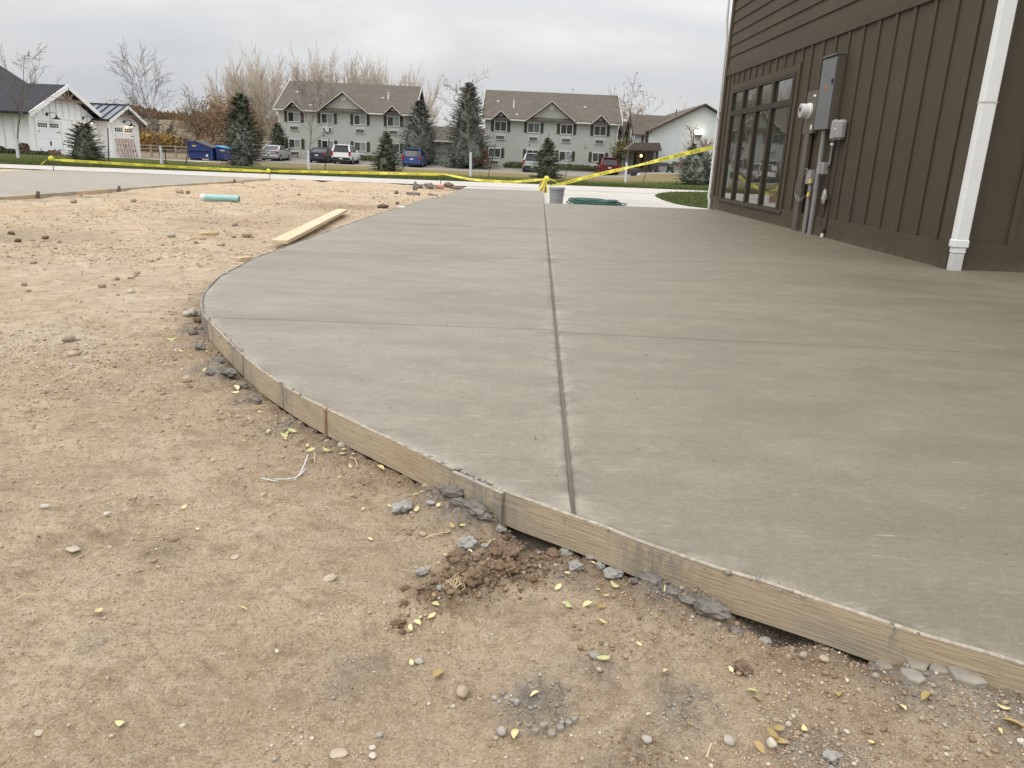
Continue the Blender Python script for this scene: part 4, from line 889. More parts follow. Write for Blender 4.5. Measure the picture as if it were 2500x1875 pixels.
def apartment(dx_, label, seed, lower1=None, vents=()):
    sr = random.Random(seed); x0, x1 = -4.2+dx_, 10.35+dx_; Yf = 90.0
    b = empty('apartment_building', ((x0+x1)/2, 96, -.4), label, 'building', 'twin apartment buildings')
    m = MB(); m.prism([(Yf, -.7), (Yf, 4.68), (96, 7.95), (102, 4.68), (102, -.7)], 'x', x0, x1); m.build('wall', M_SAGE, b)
    for sx in (x0, x1): m = MB(); m.box(sx-.06, sx+.06, Yf-.02, Yf+.12, -.7, 4.6); m.build('corner_trim', M_FASC, b)
    def slope(y): return 4.72+(y-89.5)*.5077
    r = MB(); th_ = .12
    for s in (1, -1):
        ye = 96-s*6.5
        r.prism([(ye, 4.72), (96, 8.02), (96, 8.02+th_), (ye, 4.72+th_)], 'x', x0-.42, x1+.42)
    rf = r.build('roof', M_SHIN, b)
    g = MB()
    for xe in (x0-.43, x1+.42):
        for s in (1, -1): g.bar((xe, 96-s*6.52, 4.70), (xe, 96, 8.03), .05, .24)
    g.build('rake_board', M_FASC, b)
    for (a, p, c_, zp, vr) in ((-3.52, -2.53, -1.5, 5.57, .16), (.2, 2.96, 5.71, 6.76, .33), (7.37, 8.38, 9.35, 5.57, .16)):
        a, p, c_ = a+dx_, p+dx_, c_+dx_; yb = 89.5+(zp-4.72)/.5077
        gm = MB(); gm.prism([(a+.10, 4.60), (p, zp-.12), (c_-.10, 4.60)], 'y', 89.93, 90.4); ga = gm.build('gable', M_SAGE, b)
        gr = MB()
        for xe in (a, c_):
            P = [(xe, 89.42, 4.72), (p, 89.42, zp), (p, yb+.1, zp), (xe, 89.42+.1, 4.72)]
            gr.add([(q[0], q[1], q[2]+.03) for q in P]+[(q[0], q[1], q[2]-.05) for q in P], [(0,1,2,3), (4,7,6,5), (0,4,5,1), (1,5,6,2), (2,6,7,3), (3,7,4,0)])
        gr.build('gable_roof', M_SHIN, ga)
        fm = MB()
        for xe in (a, c_): fm.bar((xe+(.0 if xe < p else 0), 89.39, 4.66), (p, 89.39, zp-.02), .06, .25, (0,-1,0.0001))
        fm.build('gable_fascia', M_FASC, ga)
        v = MB(); v.disc((p, 89.92, zp-.62 if vr > .2 else zp-.50), vr, (0,-1,0), .05, 18); v.build('round_vent', M_FASC, ga)
    for a, c_ in ((x0-.42, -3.56+dx_), (-1.46+dx_, .16+dx_), (5.75+dx_, 7.33+dx_), (9.39+dx_, x1+.42)): gut = MB(); gut.box(a, c_, 89.38, 89.50, 4.60, 4.74); gut.build('gutter', M_FASC, b)
    cols = [-2.53, 1.12, 4.73, 8.41]
    for fl, (z0, z1) in enumerate(((3.44, 4.50), (.66, 1.67))):
        for k, cx in enumerate(cols):
            cx = cx+dx_ - (.57 if (fl == 1 and k == 0 and lower1) else 0)
            m = MB(); w = .70
            for q in ((cx-w, cx+w, z1-.07, z1), (cx-w, cx+w, z0, z0+.07), (cx-w, cx-w+.08, z0+.07, z1-.07), (cx+w-.08, cx+w, z0+.07, z1-.07), (cx-.025, cx+.025, z0+.07, z1-.07)): m.box(q[0], q[1], Yf-.075, Yf-.002, q[2], q[3])
            wd = m.build('window', M_WFR, b)
            for sx in (-1, 1):
                p0, p1 = (cx-w+.08, cx-.025) if sx < 0 else (cx+.025, cx+w-.08)
                m = MB(); m.box(p0, p1, Yf-.035, Yf-.004, z0+.07, z1-.07); m.build('pane', M_CURT if (sx > 0 and sr.random() < (.75 if dx_ < -1 else .3)) else M_FPANE, wd)
            for sx in (-1, 1): m = MB(); a = cx+sx*(w+.19); m.box(a-.17, a+.17, Yf-.06, Yf-.003, z0+.0, z1+.02); m.build('shutter', M_SHUT, b)
            za, zb = (2.56, 3.08) if fl == 0 else (-.12, .40)
            m = MB(); w2 = .53
            for q in ((cx-w2, cx+w2, zb-.10, zb), (cx-w2, cx+w2, za, za+.05), (cx-w2, cx-w2+.08, za+.05, zb-.10), (cx+w2-.08, cx+w2, za+.05, zb-.10)): m.box(q[0], q[1], Yf-.12, Yf-.002, q[2], q[3])
            ac = m.build('air_conditioner', M_ACW, b)
            m = MB(); m.box(cx-w2+.08, cx+w2-.08, Yf-.08, Yf-.004, za+.05, zb-.10)
            for q in range(5): a = cx-w2+.17+q*.17; m.box(a-.012, a+.012, Yf-.10, Yf-.08, za+.06, zb-.11)
            m.build('grille', M_ACG, ac)
            if dx_ < -1 and fl == 0 and k == 1: m = MB(); m.box(cx-.22, cx+.22, Yf-.30, Yf-.122, za+.03, zb-.08); m.build('front_cover', M_ACW, ac)
    for vx, vy, vh, vrad in vents:
        zz = slope(vy)+.1; m = MB(); m.tube([(vx, vy, zz-.1), (vx, vy, zz+vh)], vrad, 8); m.tube([(vx, vy, zz+vh-.1), (vx, vy, zz+vh)], vrad*1.35, 8); m.build('roof_vent', M_FASC, b)
    for vx, vy in ((2.5+dx_-5.5, 93.3), (6.8+dx_, 92.8), (-.8+dx_, 90.4)): m = MB(); zz = slope(vy)+.1; m.box(vx-.16, vx+.16, vy-.12, vy+.12, zz-.1, zz+.12); m.build('vent_hood', M_FASC, b)
    for vx in (2.9+dx_-2.2, 6.9+dx_): m = MB(); m.disc((vx, Yf, 2.2), .06, (0,-1,0), .12, 8); m.build('wall_vent', M_ACG, b)
    return b
apt_a = apartment(-22.73, 'left sage grey apartment building with brown gabled roof and olive shutters', 3, vents=((-15.3, 92.6, .75, .10),))
apt_b = apartment(0.0, 'right sage grey apartment building between the tallest spruce and the leaning pole', 5, lower1=True, vents=((-1.2, 91.9, .85, .09), (5.5, 96.0, .55, .12)))
lk = empty('link_building', (-8, 96, -.4), 'low one storey wing joining the two apartment buildings', 'building')
m = MB(); m.prism([(93,-.7),(93,2.15),(97,3.6),(101,2.15),(101,-.7)], 'x', -12.5, -4.3); m.build('wall', dull('mid_grey_siding', (.29,.305,.275), .8, .1), lk)  # wall in a darker grey than the apartments
m = MB(); m.prism([(92.5,2.14),(97,3.78),(97,3.90),(92.5,2.26)], 'x', -12.4, -4.3); m.prism([(97,3.78),(101.5,2.14),(101.5,2.26),(97,3.90)], 'x', -12.4, -4.3); m.build('roof', M_SHIN, lk)
m = MB(); m.box(-12.4, -4.4, 92.38, 92.49, 2.08, 2.24); m.build('gutter', M_FASC, lk)
m = MB(); m.bar((-27.9, 92, 2.0), (-29.3, 92, .3), .5, .3); m.bar((-27.4, 92.3, 2.1), (-29.2, 92.3, .1), .06, .6); o = m.build('outside_stair', M_FASC); tag(o, 'pale stair stringer at the left end of the left apartments', 'stair')
m = MB(); m.bar((10.62, 88, 3.2), (10.98, 88, .1), .14, .14); o = m.build('leaning_pole', M_FASC); tag(o, 'pale leaning pole at the right corner of the right apartments', 'pole')
m = MB(); m.box(10.45, 11.0, 90.2, 92, -.4, 2.3); o = m.build('brick_pier', dull('dark_masonry', (.12,.115,.09), .9, .3, 6)); tag(o, 'dark masonry pier behind the leaning pole', 'pier')

# hedges
M_HEDGE = dull('hedge_leaf', (.058,.060,.022), .9, .5, 5)
def hedge(x, y, w, d, h, lab, seed, n=900, mat=None, group='clipped hedges by the apartments', name='hedge', z=None, cat='hedge'):
    sr = random.Random(seed); m = MB(); z = (Tz(x, y)+.02) if z is None else z
    for k in range(n):
        a = sr.uniform(0, 2*math.pi); f = sr.random()**.5; e_ = math.acos(sr.random()); q = Vector((math.cos(a)*math.sin(e_)**.6*w/2, math.sin(a)*math.sin(e_)**.6*d/2, math.cos(e_)**.7*h))*sr.uniform(.80, 1.04)
        p = Vector((x, y, z))+q; s = .07+.05*h; u = Vector((sr.gauss(0,1), sr.gauss(0,1), sr.gauss(0,1))).normalized()*s; v = u.orthogonal().normalized()*s; m.add([p-u*.6-v*.5, p+u*.6-v*.4, p+v*.8], [(0,1,2)])
    bm_ = MB(); bm_.lathe((0,0,0), [(.05,0),(1,.0),(1,.35),(.85,.7),(.5,.92),(.02,1)], 14); base = len(m.v)
    m.add([(x+a*w*.46, y+b*d*.46, z+c_*h*.90) for a,b,c_ in bm_.v], bm_.f)
    return tag(m.build(name, mat or M_HEDGE), lab, cat, group)
hedge(-20.2, 87, 5.5, 1.6, .62, 'dark clipped hedge behind the silver sedan and dark sedan', 1, 1400)
hedge(-15.6, 87, 3.6, 1.6, .58, 'dark clipped hedge right of the white SUV', 2, 1000)
hedge(.2, 86.4, 4.6, 2.0, .66, 'long green hedge left of the small spruce behind the bucket', 3, 1200)
hedge(5.2, 86.6, 6.2, 1.8, .62, 'long green hedge under the right apartments beside the red car', 4, 1600)

# ------------------------------------------------------------------ white garages on the left
t = NT('white_board_siding'); c = t.ramp(t.noise(1.0, 3), [(.3, (.78,.79,.79)), (.7, (.84,.845,.84))]); M_WSID = t.done(c, .7, 0, .3)
M_WTRIM = dull('white_trim', (.84,.835,.815), .6, .04); M_GDOOR = dull('white_garage_door', (.82,.83,.835), .5, .03); M_BATT = dull('white_batten', (.66,.67,.66), .7, .05)
M_ASPH = dull('charcoal_shingles', (.035,.036,.042), .95, .35, 12, .4, 20); M_METR = dull('blue_grey_metal_roof', (.20,.22,.26), .35, .06, 2, metal=.4); M_SEAM = dull('black_metal', (.015,.016,.019), .5, .1)
M_TIMB = dull('brown_timber', (.20,.145,.105), .8, .2, 6); M_FDARK = dull('garage_pane', (.015,.015,.018), .15, .1)
gh = empty('white_garage', (-30, 50, -.3), 'white board and batten garage house with charcoal gable roof', 'garage')
X0 = -28.0; YA, YB = 46.05, 53.45; YP = 49.75; ZE = 2.02; ZP = 3.72; GZ = -.55
m = MB(); m.prism([(YA, GZ), (YA, ZE-.05), (YP, ZP-.18), (YB, ZE-.05), (YB, GZ)], 'x', -46, X0); m.build('wall', M_WSID, gh)
sl = (ZP-ZE+.06)/(YP-45.55)
def groof(name, mat, xa, xb, yp, zp, ya, za, yb, zb, th_=.10):
    m = MB(); m.prism([(ya, za), (yp, zp), (yp, zp+th_), (ya, za+th_)], 'x', xa, xb); m.prism([(yp, zp), (yb, zb), (yb, zb+th_), (yp, zp+th_)], 'x', xa, xb); return m.build(name, mat, gh)
groof('roof', M_ASPH, -46, X0+.40, YP, ZP, 45.55, 1.96, 53.95, 1.96)
m = MB()
for ya in (45.53, 53.97): m.bar((X0+.43, ya, 1.93), (X0+.43, YP, ZP-.01), .05, .26)
m.build('rake_board', M_WTRIM, gh)
m = MB(); m.box(-46, X0+.38, 45.42, 45.54, 1.93, 2.07); m.build('gutter', M_SEAM, gh); m = MB(); m.box(-46, X0+.3, 45.56, 46.0, 1.88, 1.95); m.build('soffit', M_WTRIM, gh)
m = MB(); m.prism([(47.0, 3.0), (55, 5.6), (55, 5.8), (47, 3.2)], 'x', -47, -46); # far ridge piece hidden behind
m = MB(); m.add([(-31.3,45.9,3.3),(-31.3,54,3.3),(-38,54,7.4),(-38,45.9,7.4),(-31.3,45.9,3.1),(-31.3,54,3.1),(-38,54,3.1),(-38,45.9,3.1)], [(0,1,2,3),(4,7,6,5),(0,4,5,1),(1,5,6,2),(2,6,7,3),(3,7,4,0)]); m.build('upper_roof', M_ASPH, gh)
def gx(mat, name, y0, y1, z0, z1, o0=0.0, o1=.03, X=X0, parent=None):
    m = MB(); m.box(X+o0, X+o1, y0, y1, z0, z1); return m.build(name, mat, parent or gh)
gx(M_WTRIM, 'belt_board', YA, YB, 1.83, 1.93, 0, .05); gx(M_WTRIM, 'corner_board', YA-.03, YA+.28, GZ, 1.829, 0, .04); gx(M_WTRIM, 'corner_board', YB-.2, YB, GZ, 1.829, 0, .04)
for k in range(9):
    y = 46.9+k*.68; zt = min(1.96+(y-45.55)*sl, 1.96+(53.95-y)*sl, 2.98)-.12
    if zt > 2.02: gx(M_BATT, 'batten', y-.03, y+.03, 1.932, zt, 0, .035)
for k in range(8): m = MB(); x = -28.9-k*.55; m.box(x-.03, x+.03, YA-.035, YA, GZ, 1.86); m.build('batten', M_BATT, gh)
m = MB(); m.bar((X0+.34, 47.55, 2.92), (X0+.34, 51.95, 2.92), .12, .16); m.bar((X0+.34, YP, 2.98), (X0+.34, YP, 3.58), .12, .13, (0,1,0)); m.bar((X0+.34, YP-.04, 3.0), (X0+.34, YP-.62, 3.36), .10, .11); m.bar((X0+.34, YP+.04, 3.0), (X0+.34, YP+.62, 3.36), .10, .11); m.build('gable_truss', M_TIMB, gh)
def gdoor(y0, y1, X, z0=-.34, z1=1.66):
    d = gx(M_GDOOR, 'garage_door', y0+.02, y1-.02, z0, z1-.02, -.0, .012, X)
    for zz in (.16, .66, 1.16): m = MB(); m.box(X+.012, X+.020, y0+.05, y1-.05, zz-.012, zz+.012); m.build('panel_groove', M_BATT, d)
    for q in ((y0-.16, y0, z0, z1+.0), (y1, y1+.16, z0, z1+.0)): gx(M_WTRIM, 'casing', q[0], q[1], q[2], q[3], 0, .055, X, d)
    gx(M_WTRIM, 'header', y0-.16, y1+.16, z1, z1+.15, 0, .06, X, d)
    w = (y1-y0)
    for a in (.06, .53):
        for r_ in range(2):
            for c_ in range(4):
                ya = y0+w*a+c_*w*.095+.02; za = 1.305+r_*.125; gx(M_FDARK, 'pane', ya, ya+w*.072, za, za+.098, .0125, .02, X, d)
    for zz in (1.02, .02): gx(M_SEAM, 'hinge_strap', y1-.52, y1-.10, zz, zz+.035, .0125, .03, X, d); gx(M_SEAM, 'hinge_strap', y0+.08, y0+.26, zz+.02, zz+.055, .0125, .03, X, d)
    gx(M_SEAM, 'pull_handle', (y0+y1)/2-.06, (y0+y1)/2-.02, .28, .52, .0125, .04, X, d); gx(M_SEAM, 'pull_handle', (y0+y1)/2+.02, (y0+y1)/2+.06, .28, .52, .0125, .04, X, d)
    return d
gdoor(46.75, 49.22, X0); gdoor(50.65, 53.12, X0)
# the second, lower garage with the standing-seam roof
X2 = -27.35
m = MB(); m.prism([(53.5, GZ), (53.5, 1.93), (55.75, 2.85), (57.75, 1.93), (57.75, GZ)], 'x', -36, X2); m.build('annex_wall', M_WSID, gh)
groof('annex_roof', M_METR, -36, X2+.40, 55.7, 2.98, 53.05, 1.93, 58.3, 1.93, .06)
m = MB()
for k in range(14): x = X2+.36-k*.55; m.bar((x, 53.04, 2.02), (x, 55.7, 3.07), .07, .06)
m.bar((-36, 55.7, 3.07), (X2+.42, 55.7, 3.07), .16, .06); m.box(-36, X2+.42, 52.95, 53.06, 1.90, 2.03); m.build('roof_seam', M_SEAM, gh)
m = MB()
for ya in (53.05, 58.3): m.bar((X2+.43, ya, 1.90), (X2+.43, 55.7, 2.96), .05, .22)
m.build('annex_rake', M_WTRIM, gh); m = MB(); m.bar((X2+.45, 53.0, 2.03), (X2+.45, 55.7, 3.08), .03, .05); m.bar((X2+.45, 58.33, 2.03), (X2+.45, 55.7, 3.08), .03, .05); m.build('rake_edge', M_SEAM, gh)
m = MB(); m.bar((X2+.30, 54.5, 2.36), (X2+.30, 56.9, 2.36), .1, .14); m.bar((X2+.30, 55.7, 2.40), (X2+.30, 55.7, 2.80), .1, .1, (0,1,0)); m.bar((X2+.30, 55.68, 2.42), (X2+.30, 55.3, 2.64), .08, .08); m.build('annex_truss', M_TIMB, gh)
gx(M_WTRIM, 'belt_board', 53.5, 57.75, 1.80, 1.88, 0, .05, X2); gx(M_WTRIM, 'corner_board', 53.47, 53.7, GZ, 1.799, 0, .04, X2); gx(M_WTRIM, 'corner_board', 57.5, 57.78, GZ, 1.799, 0, .04, X2)
gdoor(54.25, 57.15, X2, -.36, 1.60)
for y in (54.6, 55.3, 56.0, 56.7): gx(M_BATT, 'batten', y-.03, y+.03, 1.882, 2.12, 0, .035, X2)
def barn_lamp(y, X, z, lab, on):
    l_ = empty('barn_lamp', (X, y, z), lab, 'wall lamp', 'black gooseneck lamps over the garage doors')
    m = MB(); m.disc((X, y-.35, z), .10, (1,0,0), .05, 12); m.build('wall_plate', M_SEAM, l_)
    m = MB(); m.tube([(X+.04, y-.35, z), (X+.16, y-.30, z+.10), (X+.28, y-.18, z+.14), (X+.36, y-.05, z+.08), (X+.38, y, z-.05)], .016, 6); m.build('neck', M_SEAM, l_)
    m = MB(); m.lathe((X+.38, y, z), [(.03, -.02), (.05, -.10), (.10, -.16), (.26, -.25), (.25, -.26), (.08, -.17)], 14); m.build('shade', M_SEAM, l_)
    bmat = lit('warm_bulb', (1.0, .72, .38), 14.0) if on else dull('cold_bulb', (.5,.5,.45), .3)
    m = MB(); m.lathe((X+.38, y, z-.25), [(.005, -.02), (.05, 0), (.06, .03), (.04, .07), (.005, .08)], 10); m.build('bulb', bmat, l_)
    if on:
        pl = bpy.data.lights.new('lamp_light', 'POINT'); pl.energy = 4.5; pl.color = (1, .66, .34); pl.shadow_soft_size = .06; po = bpy.data.objects.new('lamp_light', pl); C.objects.link(po); po.location = Vector((.38, 0, -.32)); po.parent = l_
barn_lamp(48.25, X0, 2.04, 'unlit gooseneck lamp over the leftmost white garage door', False); barn_lamp(52.15, X0, 2.0, 'lit gooseneck lamp above the round bushy spruce', True); barn_lamp(56.1, X2, 1.96, 'lit gooseneck lamp on the metal roofed garage', True)
# wooden lattice frame leaning on the last door
fr = empty('lattice_frame', (-27.1, 55.4, -.36), 'pinkish wooden lattice frame leaning against the right garage door', 'frame')
M_PINK = dull('raw_pink_wood', (.46,.31,.23), .8, .15)
for k in range(7): m = MB(); y = 54.25+k*.40; m.bar((X2+.32, y, -.36), (X2+.12, y, .84), .05, .05); m.build('slat', M_PINK, fr)
for zz in (-.33, .1, .45, .82): m = MB(); xx = X2+.32-(zz+.36)/1.2*.2+.045; m.bar((xx, 54.2, zz), (xx, 56.7, zz), .04, .05); m.build('rail', M_PINK, fr)
# planting at the garage
M_MUM = dull('dried_flower', (.13,.085,.06), .9, .4, 10); M_SHR = dull('low_shrub', (.05,.062,.032), .9, .5, 6)
hedge(-28.75, 44, 1.1, 1.0, .42, 'dark low mound shrub at the left edge by the white wall', 11, 500, M_SHR, 'low shrubs at the white garage', 'shrub', -.24, 'shrub')
hedge(-27.75, 43.6, .9, .8, .30, 'small grey green shrub left of the dried flowers', 12, 400, M_SHR, 'low shrubs at the white garage', 'shrub', -.24, 'shrub')
hedge(-26.2, 43.6, 1.1, .8, .28, 'low grey mound shrub before the leftmost garage door', 13, 400, M_SHR, 'low shrubs at the white garage', 'shrub', -.26, 'shrub')
hedge(-27.05, 43.8, .55, .5, .62, 'clump of dried brown flowers by the white corner', 14, 300, M_MUM, 'low shrubs at the white garage', 'dried_flowers', -.24, 'plant')
hedge(-25.4, 43.8, .9, .4, .38, 'thin dried flowers before the leftmost garage door', 15, 60, M_MUM, 'low shrubs at the white garage', 'dried_flowers', -.24, 'plant')

# rail fence and dumpsters
M_RAIL = dull('grey_rail_wood', (.30,.25,.185), .9, .2, 3)
fe = empty('rail_fence', (-34, 78, -.6), 'weathered wooden rail fence behind the garages', 'fence')
for k in range(7): m = MB(); x = -40.5+k*2.35; z = Tz(x, 78); m.box(x-.07, x+.07, 77.93, 78.07, z-.1, z+1.12); m.build('post', M_RAIL, fe)
for k in range(6):
    for zz in (.35, .66, .97): m = MB(); x = -40.5+k*2.35; m.box(x+.07, x+2.28, 77.96, 78.04, Tz(x,78)+zz-.05, Tz(x,78)+zz+.05); m.build('rail', M_RAIL, fe)
M_DBLU = dull('dumpster_blue', (.022,.040,.150), .55, .18, 3); M_DBLU2 = dull('dumpster_blue_lighter', (.030,.060,.20), .55, .15, 3); M_LIDK = dull('black_lid', (.05,.048,.045), .6, .15); M_LIDB = dull('bright_blue_lid', (.05,.32,.62), .5, .08)
du = empty('dumpster', (-25.8, 66, -.55), 'dark navy dumpster with sloping front and black lid', 'dumpster', 'dumpsters by the parking lot')
zb = Tz(-25.8, 66)
m = MB(); m.prism([(-26.85, zb+.15), (-26.95, zb+1.48), (-26.35, zb+1.50), (-25.0, zb+.98), (-24.95, zb+.15)], 'y', 65.0, 67.0); m.build('body', M_DBLU, du)
m = MB(); m.bar((-26.35, 66, zb+1.53), (-24.92, 66, zb+1.0), 2.05, .05, (0,0,1)); m.build('lid', M_LIDK, du)
m = MB(); m.box(-26.9, -24.98, 64.90, 64.998, zb+.78, zb+.90); m.box(-26.9, -24.98, 64.92, 64.998, zb+.16, zb+.26); m.build('rib', M_DBLU2, du); m = MB(); m.box(-25.05, -24.90, 64.9, 65.0, zb+.1, zb+.95); m.build('lift_pocket', M_DBLU2, du)
m = MB(); m.box(-26.52, -26.2, 64.985, 64.998, zb+1.06, zb+1.18); m.build('sticker', dull('yellow_sticker', (.42,.42,.10), .6), du); m = MB(); m.box(-25.45, -25.28, 64.985, 64.998, zb+.32, zb+.50); m.build('sticker', M_WHT, du)
m = MB(); m.box(-26.8, -26.5, 65.2, 66.8, zb+.0, zb+.149); m.box(-25.3, -25.0, 65.2, 66.8, zb, zb+.149); m.build('skid', M_LIDK, du)
d2 = empty('dumpster', (-23.9, 66.3, -.55), 'blue dumpster with bright sky blue lid', 'dumpster', 'dumpsters by the parking lot')
m = MB(); m.prism([(-24.75, zb+.12), (-24.80, zb+1.12), (-23.2, zb+.90), (-23.15, zb+.12)], 'y', 65.4, 67.1); m.build('body', M_DBLU2, d2)
m = MB(); m.bar((-24.86, 66.2, zb+1.19), (-23.12, 66.2, zb+.95), 1.9, .06, (0,0,1)); m.build('lid', M_LIDB, d2)
m = MB(); m.box(-24.6, -24.0, 65.36, 65.398, zb+.2, zb+.75); m.build('side_recess', M_DBLU, d2); m = MB(); m.box(-24.45, -24.05, 65.37, 65.398, zb+.82, zb+.90); m.build('sticker', M_WHT, d2)
m = MB(); m.box(-24.6, -24.4, 65.5, 67, zb, zb+.119); m.box(-23.5, -23.3, 65.5, 67, zb, zb+.119); m.build('skid', M_LIDK, d2)

# ------------------------------------------------------------------ white half-timbered house on the right
M_HW = dull('pale_stucco', (.56,.60,.60), .85, .05, 2); M_HROOF = dull('brown_roof_shingle', (.105,.085,.068), .95, .3, 6, .4, 14); M_HTIM = dull('dark_half_timber', (.045,.034,.026), .8, .15)
hs = empty('white_house', (17.4, 86, 0), 'large white gabled house with brown roof and timbered porch', 'house'); hz0 = -.35; YH = 80.0
m = MB(); m.prism([(12.55, hz0), (12.55, 3.85), (17.4, 6.32), (22.3, 3.85), (22.3, hz0)], 'y', YH, 100); m.build('wall', M_HW, hs)
m = MB()
m.prism([(12.25, 3.78), (17.4, 6.42), (17.4, 6.56), (12.25, 3.92)], 'y', YH-.35, 100.3); m.prism([(17.4, 6.42), (22.6, 3.78), (22.6, 3.92), (17.4, 6.56)], 'y', YH-.35, 100.3); m.build('roof', M_HROOF, hs)
m = MB(); m.bar((12.22, YH-.38, 3.74), (17.4, YH-.38, 6.40), .06, .22, (0,-1,.001)); m.bar((22.6, YH-.38, 3.74), (17.4, YH-.38, 6.40), .06, .22, (0,-1,.001)); m.build('rake_board', M_HTIM, hs)
for Yw, xl, zr in ((85.5, 11.35, 5.45), (97.5, 11.9, 5.3)):
    m = MB(); m.prism([(Yw-3.2, hz0), (Yw-3.2, 3.6), (Yw, zr-.2), (Yw+3.2, 3.6), (Yw+3.2, hz0)], 'x', xl, 13); wg = m.build('wing_wall', M_HW, hs)
    m = MB(); m.prism([(Yw-3.6, 3.40), (Yw, zr), (Yw, zr+.14), (Yw-3.6, 3.54)], 'x', xl-.35, 16.2); m.prism([(Yw, zr), (Yw+3.6, 3.40), (Yw+3.6, 3.54), (Yw, zr+.14)], 'x', xl-.35, 16.2); m.build('wing_roof', M_HROOF, wg)
    m = MB()
    for k in range(5): y = Yw-2.8+k*1.4; m.box(xl-.05, xl-.002, y-.09, y+.09, 2.3, 3.5+.4*(2-abs(k-2)))
    m.bar((xl-.36, Yw-3.65, 3.4), (xl-.36, Yw, zr+.02), .1, .25); m.bar((xl-.36, Yw+3.65, 3.4), (xl-.36, Yw, zr+.02), .1, .25); m.build('half_timber', M_HTIM, wg)
for k in range(3): m = MB(); x = 12.0+k*.42; m.box(x-.08, x+.08, 82.22, 82.298, 2.4, 3.5); m.build('half_timber', M_HTIM, hs)
m = MB(); m.prism([(9.9, 2.0), (10.6, 2.62), (13.0, 2.72), (13.25, 2.06), (13.25, 1.98), (9.9, 1.92)], 'y', 77.6, 81); m.build('porch_roof', M_HROOF, hs)
for x in (10.3, 11.2, 12.05, 12.9): m = MB(); m.box(x-.10, x+.10, 77.9, 78.1, hz0, 1.95); m.build('porch_post', M_HTIM, hs)
m = MB(); m.box(10.4, 12.8, 79.3, 79.5, hz0, 1.93); m.build('porch_wall', dull('brown_porch_wall', (.19,.165,.135), .9), hs)  # plain brown wall behind the porch posts
for x in (11.0, 11.7, 12.4): m = MB(); m.box(x-.16, x+.16, 79.24, 79.298, .3, 1.7); m.build('porch_window', M_FPANE, hs)
for x, y, h_ in ((15.1, 82, .8), (13.9, 86, .6)): m = MB(); zz = 3.85+(x-12.4)*.513; m.tube([(x, y, zz), (x, y, zz+h_)], .06, 6); m.build('roof_pipe', M_ACG, hs)
for k in range(4): m = MB(); x = 13.0+k*.55; m.box(x, x+.28, YH-.03, YH-.002, .45, .95); m.build('wall_vent', dull('grey_louvre', (.36,.38,.38), .7), hs)
pl_ = empty('porch_lamp', (10.9, 77.5, 1.35), 'warm lit lamp under the porch roof of the white house', 'lamp')
m = MB(); m.tube([(11.35, 77.7, 1.9), (11.35, 77.7, 1.55)], .03, 6); m.build('stem', M_HTIM, pl_); m = MB(); m.lathe((11.35, 77.7, 1.33), [(.02,0),(.10,.06),(.12,.14),(.07,.22)], 10); m.build('globe', lit('porch_glow', (1.0,.62,.18), 6.0), pl_)
fl_ = empty('flood_lamp', (17.0, 79.9, 3.9), 'bright white lit flood lamp on the white house gable', 'lamp')
m = MB(); m.box(16.75, 17.35, 79.72, 79.96, 3.45, 3.68); m.build('housing', M_HTIM, fl_); m = MB(); m.lathe((17.05, 79.62, 3.69), [(.02,0),(.36,.04),(.40,.16),(.30,.30),(.03,.36)], 14); m.build('lens', lit('flood_glow', (1.0,.97,.82), 5.0), fl_)
M_GRL = dull('grill_black', (.04,.038,.036), .6, .2); M_GRB = dull('grill_grey', (.22,.21,.20), .6, .15)
for k, (x, w, h_, lab) in enumerate(((12.7,.75,.80,'leftmost dark grill cart by the white house'),(13.6,.95,.82,'second grey grill cart from the left by the white house'),(14.25,.6,.72,'small black grill between the two taller carts'),(14.95,.85,.98,'tall grill with dark hood by the white house'),(16.0,1.05,.92,'wide grey unit at the right end of the grills'))):
    g_ = empty('grill', (x, 78, Tz(x,78)), lab, 'grill', 'grills beside the white house'); z = Tz(x, 78)+.1
    m = MB(); m.box(x-w/2, x+w/2, 77.7, 78.3, z+.06, z+h_*.62); m.build('cabinet', M_GRB if k in (1, 3, 4) else M_GRL, g_); m = MB(); m.prism([(77.68, z+h_*.625), (77.72, z+h_*.9), (77.9, z+h_), (78.2, z+h_*.96), (78.3, z+h_*.625)], 'x', x-w/2-.03, x+w/2+.03); m.build('hood', M_GRL, g_)
    m = MB()
    for sx in (-1, 1): m.box(x+sx*(w/2-.08)-.04, x+sx*(w/2-.08)+.04, 77.75, 78.25, z-.15, z+.058)
    m.build('leg', M_GRL, g_)

